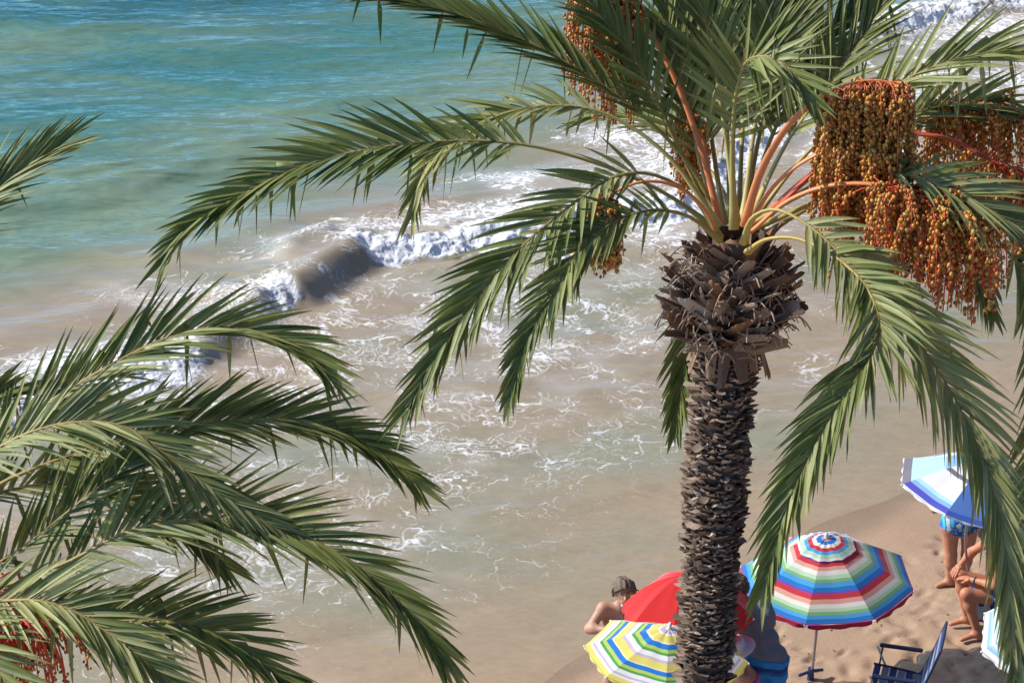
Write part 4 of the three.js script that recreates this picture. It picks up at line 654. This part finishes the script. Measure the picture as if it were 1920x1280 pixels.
// folding chair: faces -x, origin on the sand under the seat
function chair(pos, turn, label, o = {}) {
  const c = thing('beach_chair', pos, label, 'chair', 'folding beach chairs'); c.rotation.y = turn;
  const W = 0.25, sh = o.seatH ?? 0.36, S = (s) => s * W, back = V(Math.sin(o.lean ?? 0.32), Math.cos(o.lean ?? 0.32), 0), b0 = V(0.2, sh - 0.02, 0), BL = o.back ?? 0.62;
  for (const s of [-1, 1]) {
    const z = S(s), top = b0.clone().addScaledVector(back, BL);
    part('back_rail', tube([V(b0.x, b0.y, z), V((b0.x + top.x) / 2 + 0.008, (b0.y + top.y) / 2, z), V(top.x, top.y, z)], 0.012, 8, 8), o.rail ?? navy, c);
    part('seat_rail', tube([V(-0.24, sh + 0.02, z), V(0, sh, z), V(0.22, sh - 0.03, z)], 0.012, 8, 8), o.rail ?? navy, c);
    part('front_leg', tube([V(-0.22, sh + 0.2, z * 1.06), V(-0.05, sh * 0.6, z * 1.06), V(0.16, -0.02, z * 1.06)], 0.011, 8, 8), o.legs ?? chairFrame, c);
    part('rear_leg', tube([V(0.18, sh, z * 1.02), V(0, sh * 0.55, z * 1.02), V(-0.2, -0.02, z * 1.02)], 0.011, 8, 8), o.legs ?? chairFrame, c);
    const a = part('armrest', new RoundedBoxGeometry(0.40, 0.028, 0.05, 2, 0.012), navy, c); a.position.set(0.0, sh + 0.215, z * 1.1);
    part('arm_post', tube([V(-0.19, sh, z * 1.06), V(-0.18, sh + 0.1, z * 1.08), V(-0.17, sh + 0.21, z * 1.08)], 0.009, 4, 7), navy, c);
  }
  for (let k = 0; k < 9; k++) { const p = b0.clone().addScaledVector(back, 0.06 + k * (BL - 0.07) / 9), st = part('strap', new RoundedBoxGeometry(0.006, (BL - 0.07) / 9 * 0.82, 2 * W - 0.005, 1, 0.002), k % 2 ? strapB : strapA, c); st.position.copy(p); st.rotation.z = -(o.lean ?? 0.32); }
  for (let k = 0; k < 6; k++) { const st = part('strap', new RoundedBoxGeometry(0.062, 0.006, 2 * W - 0.005, 1, 0.002), k % 2 ? strapB : strapA, c); st.position.set(-0.2 + k * 0.075, sh + 0.012 - 0.007 * k, 0); st.rotation.z = -0.11; }
  part('top_bar', tube([b0.clone().addScaledVector(back, BL).add(V(0, 0, -W)), b0.clone().addScaledVector(back, BL + 0.015), b0.clone().addScaledVector(back, BL).add(V(0, 0, W))], 0.012, 8, 8), o.rail ?? navy, c);
  return c;
}
function stool(pos, h, label) {
  const st = thing('camp_stool', pos, label, 'stool', 'camp stools'); part('seat', new RoundedBoxGeometry(0.3, 0.02, 0.28, 2, 0.008), strapA, st).position.y = h;
  for (const q of [-1, 1]) { part('leg', tube([V(-0.13, h, q * 0.12), V(0, h / 2, q * 0.12), V(0.13, -0.02, q * 0.12)], 0.01, 6, 7), chairFrame, st); part('leg', tube([V(0.13, h, q * 0.13), V(0, h / 2, q * 0.13), V(-0.13, -0.02, q * 0.13)], 0.01, 6, 7), chairFrame, st); }
}
{ // man by the water, head bowed, one arm bent in front of his chest
  const headTop = onSand(1168, 1080, 1.31), pos = V(headTop.x, sandHeight(headTop.x, headTop.z), headTop.z);
  person({ pos, label: 'man with short curly hair and bare shoulders bowing his head behind the red umbrella', skin: [0.50, 0.27, 0.17], look: [0.12, 0.18, 0.95],
    joints: { hipL: [0.1, 0.45, -0.1], hipR: [-0.1, 0.45, -0.1], kneeL: [0.12, 0.50, 0.32], kneeR: [-0.12, 0.50, 0.32], ankleL: [0.12, 0.08, 0.36], ankleR: [-0.12, 0.08, 0.36], toeL: [0.14, 0.028, 0.52], toeR: [-0.14, 0.028, 0.52], heelL: [0.12, 0.035, 0.31], heelR: [-0.12, 0.035, 0.31], pelvis: [0, 0.50, -0.1], chest: [0, 0.84, -0.03], neck: [0, 1.01, 0.0], head: [0.01, 1.16, 0.04], shoulderL: [0.18, 0.96, 0.0], shoulderR: [-0.175, 0.97, 0.01], elbowL: [0.27, 0.70, 0.06], wristL: [0.05, 0.72, 0.24], elbowR: [-0.31, 0.80, 0.10], wristR: [-0.115, 0.86, 0.22], handR: [-0.05, 0.89, 0.24] }, palmR: [0.2, 0, -1], gripR: true, gripL: true,
    hair: { color: [0.16, 0.115, 0.075], thick: 0.022, freq: 42, low: 0.03 },
    clothes: [{ name: 'shorts', on: 'legs', off: 0.022, fold: 0.01, clip: both(plane([0, 0.56, 0], [0, 1, 0]), plane([0, 0, 0.2], [0, 0, 1])), color: () => [0.05, 0.07, 0.13] }],
    extra: (root) => { const bt = part('bottle', new THREE.LatheGeometry([[0, 0], [0.03, 0.002], [0.032, 0.02], [0.032, 0.14], [0.026, 0.165], [0.012, 0.185], [0.012, 0.205], [0, 0.206]].map((q) => new THREE.Vector2(...q)), 18), std(0.62, 0.70, 0.74, 0.2), root); bt.position.set(-0.085, 0.80, 0.275); bt.rotation.set(0.1, 0, -0.25); const cap = part('cap', new THREE.CylinderGeometry(0.014, 0.014, 0.022, 12), std(0.05, 0.06, 0.08, 0.5), bt); cap.position.y = 0.214; } });
  stool(pos.clone().add(V(0, 0, -0.08)), 0.34, 'low camp stool under the man with curly hair');
}
{ // person in a grey top and blue shorts, back to us
  const waist = onSand(1438, 1226, 0.95), pos = V(waist.x, sandHeight(waist.x, waist.z), waist.z);
  const top = [0.165, 0.17, 0.195];
  person({ pos, label: 'person in a grey sleeveless top and blue striped shorts leaning under the red umbrella', skin: [0.48, 0.22, 0.12], look: [-0.6, -0.35, -0.7], girth: 0.97, chestW: 0.095, hipW: 0.075,
    joints: { hipL: [-0.09, 0.88, 0], hipR: [0.09, 0.88, 0], kneeL: [-0.11, 0.48, -0.03], kneeR: [0.10, 0.48, -0.02], ankleL: [-0.11, 0.08, 0.02], ankleR: [0.11, 0.08, 0.02], toeL: [-0.15, 0.028, -0.14], toeR: [0.14, 0.028, -0.14], heelL: [-0.1, 0.035, 0.06], heelR: [0.1, 0.035, 0.06],
      pelvis: [0, 0.93, 0], chest: [-0.13, 1.22, -0.16], neck: [-0.20, 1.34, -0.28], head: [-0.25, 1.41, -0.39], shoulderL: [-0.345, 1.28, -0.20], shoulderR: [-0.02, 1.33, -0.22], elbowL: [-0.41, 1.02, -0.22], wristL: [-0.46, 0.98, -0.46], elbowR: [0.06, 1.09, -0.30], wristR: [-0.10, 1.0, -0.48] },
    hair: { color: [0.10, 0.07, 0.05], thick: 0.012, freq: 40, low: 0.06 },
    clothes: [{ name: 'tank_top', on: 'torso', off: 0.014, fold: 0.006, clip: both(plane([0, 0.92, 0], [-0.22, -1, 0]), plane([-0.18, 1.36, -0.22], [-0.3, 1, -0.5]), plane([-0.315, 1.24, -0.2], [-1, 0.1, 0])), color: (x, y, z) => top.map((v) => v * (0.92 + 0.16 * hash(Math.floor(x * 90), Math.floor(y * 90)))) },
      { name: 'shorts', on: 'legs', off: 0.028, fold: 0.012, clip: both(plane([0, 0.95, 0], [0.12, 1, 0]), plane([0, 0.56, 0], [0, -1, 0])), color: (x, y) => { const v = y + x * 0.1 + 0.01 * Math.sin(x * 22); return v > 0.885 ? [0.02, 0.26, 0.62] : v > 0.83 ? [0.015, 0.05, 0.22] : v > 0.79 ? [0.02, 0.13, 0.42] : [0.03, 0.32, 0.66]; } }] });
}
{ // woman in blue swimwear, back to us, under the tilted umbrella
  const pos = onSand(1786, 1098), low = (j) => { for (const k in j) j[k][1] *= 0.81; return j; };
  person({ pos, label: 'woman in blue patterned swimwear seen from behind with bare legs', skin: [0.50, 0.215, 0.115], look: [-0.3, -0.6, -0.75], chestW: 0.07, hipW: 0.088, girth: 1.0,
    joints: low({ hipL: [-0.075, 0.84, 0.02], hipR: [0.125, 0.84, 0], kneeL: [-0.045, 0.46, 0.03], kneeR: [0.125, 0.46, 0], ankleL: [-0.03, 0.08, 0.01], ankleR: [0.13, 0.08, -0.05], toeL: [-0.16, 0.026, 0.04], toeR: [0.05, 0.026, -0.16], heelL: [0.015, 0.032, 0.0], heelR: [0.15, 0.032, -0.01],
      pelvis: [0.025, 0.90, 0.02], chest: [-0.01, 1.18, -0.14], neck: [-0.03, 1.32, -0.26], head: [-0.05, 1.41, -0.36], shoulderL: [-0.17, 1.27, -0.20], shoulderR: [0.15, 1.27, -0.22], elbowL: [-0.215, 1.01, -0.14], wristL: [-0.08, 0.98, -0.34], elbowR: [0.26, 1.08, -0.36], wristR: [0.1, 1.05, -0.5] }),
    hair: { color: [0.12, 0.07, 0.04], thick: 0.02, freq: 30, low: 0.1 },
    clothes: [{ name: 'swim_bottom', on: 'all', off: 0.010, clip: both(plane([0.025, 0.82, 0], [0, 1, -0.15]), (x, y, z) => 0.60 + 0.10 * Math.min(1, Math.abs(x - 0.025) / 0.16) - y), color: (x, y, z) => { const n = noise(x * 26, y * 26 + z * 20), e = 0.60 + 0.10 * Math.min(1, Math.abs(x - 0.025) / 0.16); return y < e + 0.016 ? [0.60, 0.12, 0.14] : n > 0.3 ? [0.06, 0.42, 0.55] : n > -0.15 ? [0.015, 0.17, 0.45] : n > -0.45 ? [0.01, 0.05, 0.20] : [0.40, 0.48, 0.42]; } },
      { name: 'swim_top', on: 'torso', off: 0.008, clip: both(plane([0, 0.98, -0.14], [0, 1, -0.5]), plane([0, 0.92, -0.1], [0, -1, 0.5])), color: () => [0.015, 0.17, 0.45] }] });
}
{ const p = onSand(1684, 1244, 0.57); p.y = sandHeight(p.x, p.z); chair(p, -0.26, 'empty navy folding chair with striped straps near the bottom edge'); }
{ // sitter on the right, hands over the raised knee
  const pos = onSand(1822, 1200);
  person({ pos, label: 'tanned sitter on a folding chair leaning on one knee behind the fronds', skin: [0.50, 0.205, 0.105], look: [-0.85, -0.5, 0.1],
    joints: { hipL: [0.36, 0.42, -0.06], hipR: [0.36, 0.42, -0.26], kneeL: [-0.08, 0.50, -0.04], kneeR: [-0.11, 0.57, -0.28], ankleL: [0.055, 0.08, 0], ankleR: [0.0, 0.08, -0.27], toeL: [-0.10, 0.026, 0.03], toeR: [-0.16, 0.026, -0.26], heelL: [0.10, 0.032, 0], heelR: [0.05, 0.032, -0.27],
      pelvis: [0.38, 0.46, -0.16], chest: [0.25, 0.78, -0.18], neck: [0.19, 0.95, -0.18], head: [0.12, 1.07, -0.18], shoulderL: [0.20, 0.90, 0.01], shoulderR: [0.17, 0.90, -0.37], elbowL: [0.16, 0.66, 0.07], wristL: [-0.03, 0.63, -0.09], elbowR: [0.02, 0.74, -0.44], wristR: [-0.10, 0.66, -0.33] }, palmL: [0, -1, 0], palmR: [0, -1, 0],
    hair: { color: [0.20, 0.10, 0.06], thick: 0.012, freq: 36, low: 0.05 },
    clothes: [{ name: 'swim_trunks', on: 'legs', off: 0.016, clip: both(plane([0.33, 0.55, 0], [0, 1, 0]), plane([0.16, 0, 0], [-1, 0, 0])), color: () => [0.02, 0.05, 0.14] }],
    extra: (root) => { const w = part('watch', new THREE.TorusGeometry(0.032, 0.008, 6, 16), std(0.05, 0.10, 0.20, 0.4), root); w.position.set(0.0, 0.635, -0.065); w.lookAt(root.localToWorld(V(-0.5, 0.55, -0.48))); } });
  chair(pos.clone().add(V(0.40, 0.0, -0.16)), -0.05, 'folding chair under the tanned sitter, its blue padded back behind the fronds', { seatH: 0.33, back: 0.66, rail: std(0.45, 0.52, 0.6, 0.4) });
  const box = onSand(1852, 1150), cb = thing('cool_box', box, 'pale blue grey cool box on the sand behind the sitter', 'cool box'), grey = std(0.30, 0.38, 0.48, 0.5), lid = std(0.08, 0.22, 0.46, 0.5);
  const bd = part('box_body', new RoundedBoxGeometry(0.46, 0.26, 0.28, 3, 0.025), grey, cb); bd.position.y = 0.13; const ld = part('lid', new RoundedBoxGeometry(0.48, 0.06, 0.30, 3, 0.02), lid, cb); ld.position.y = 0.292; const lt = part('latch', new RoundedBoxGeometry(0.05, 0.06, 0.012, 2, 0.005), navy, cb); lt.position.set(-0.1, 0.2, 0.145); part('handle', tube([V(-0.24, 0.22, -0.08), V(-0.262, 0.34, -0.06), V(-0.262, 0.34, 0.06), V(-0.24, 0.22, 0.08)], 0.009, 14, 7), whitePlastic, cb);
  part('rim_strip', new RoundedBoxGeometry(0.475, 0.018, 0.292, 2, 0.006), whitePlastic, cb).position.y = 0.256;
}
function sitter(o) { // sits facing -x on a low folding chair
  person({ ...o, look: o.look ?? [-0.9, -0.3, 0.2], joints: { hipL: [0.0, 0.40, 0.1], hipR: [0.0, 0.40, -0.1], kneeL: [-0.42, 0.47, 0.12], kneeR: [-0.42, 0.47, -0.12], ankleL: [-0.46, 0.08, 0.12], ankleR: [-0.44, 0.08, -0.12], toeL: [-0.62, 0.026, 0.13], toeR: [-0.6, 0.026, -0.13], heelL: [-0.42, 0.032, 0.12], heelR: [-0.4, 0.032, -0.12],
    pelvis: [0.03, 0.44, 0], chest: [0.02, 0.80, 0], neck: [0.0, 0.96, 0], head: [-0.05, 1.09, 0], shoulderL: [0, 0.91, 0.175], shoulderR: [0, 0.91, -0.175], elbowL: [-0.04, 0.66, 0.25], wristL: [-0.26, 0.60, 0.20], elbowR: [-0.04, 0.66, -0.25], wristR: [-0.26, 0.60, -0.2], ...(o.pose ?? {}) } });
}
{ const h = onSand(1383, 1204, 1.19), pos = V(h.x + 0.05, sandHeight(h.x, h.z), h.z);
  sitter({ pos, label: 'sitter with a white hat and pink swimwear just right of the palm trunk', skin: [0.55, 0.26, 0.14], chestW: 0.07,
    clothes: [{ name: 'swimsuit', on: 'torso', off: 0.012, clip: both(plane([0, 0.86, 0], [0, 1, 0]), plane([0, 0.36, 0], [0, -1, 0])), color: () => [0.75, 0.08, 0.25] }],
    extra: (root, hq) => { const hat = part('hat', new THREE.LatheGeometry([[0.0, 0.10], [0.05, 0.097], [0.08, 0.075], [0.09, 0.03], [0.12, 0.018], [0.17, 0.0], [0.172, -0.006], [0.12, 0.008], [0.086, 0.02]].map((q) => new THREE.Vector2(...q)), 28), std(0.8, 0.79, 0.76, 0.8, { side: THREE.DoubleSide }), root); hat.applyMatrix4(new THREE.Matrix4().copy(hq).multiply(new THREE.Matrix4().makeTranslation(0, 0.045, -0.01))); } });
  stool(pos.clone(), 0.30, 'low camp stool under the sitter in the white hat');
}
{ const h = onSand(1182, 1272, 1.17), pos = V(h.x, sandHeight(h.x, h.z), h.z);
  sitter({ pos, label: 'dark haired sitter peeping out below the yellow striped umbrella', skin: [0.55, 0.30, 0.19], look: [-0.3, -0.5, 0.6], pose: { elbowL: [-0.22, 0.88, 0.24], wristL: [-0.12, 1.06, 0.16], handL: [-0.06, 1.12, 0.1] },
    hair: { color: [0.05, 0.03, 0.022], thick: 0.016, freq: 30, low: 0.08 }, clothes: [{ name: 'swimsuit', on: 'torso', off: 0.012, clip: both(plane([0, 0.84, 0], [0, 1, 0]), plane([0, 0.36, 0], [0, -1, 0])), color: () => [0.1, 0.12, 0.2] }] });
  stool(pos.clone(), 0.30, 'low camp stool under the dark haired sitter at the bottom edge');
}
// scraps of dried weed and small pebbles washed up on the sand
{ const r = rng(71), gs = [], cs = [[0.10, 0.075, 0.05], [0.17, 0.13, 0.09], [0.25, 0.2, 0.15]];
  for (let k = 0; k < 260; k++) { const x = lerp(1.2, 6.4, r()), z = lerp(-24.5, -18.4, r()); if (-toS(x, z) < 0.9) continue; const q = 0.006 + r() * r() * 0.018, g = new THREE.IcosahedronGeometry(q, 1); g.scale(1 + r() * 1.6, 0.5, 0.8 + r() * 0.6); g.rotateY(r() * 6); g.translate(x, sandHeight(x, z) + sandDetail(x, z) + q * 0.15, z); const c = cs[Math.floor(r() * 3)]; gs.push(paint(g, () => c)); }
  tag(part('beach_debris', mergeGeometries(gs), std(1, 1, 1, 0.9, { vertexColors: true })), 'dark weed scraps and pebbles strewn over the sand', 'debris', null, 'stuff'); }
//OBJ>>

renderer.render(scene, camera);
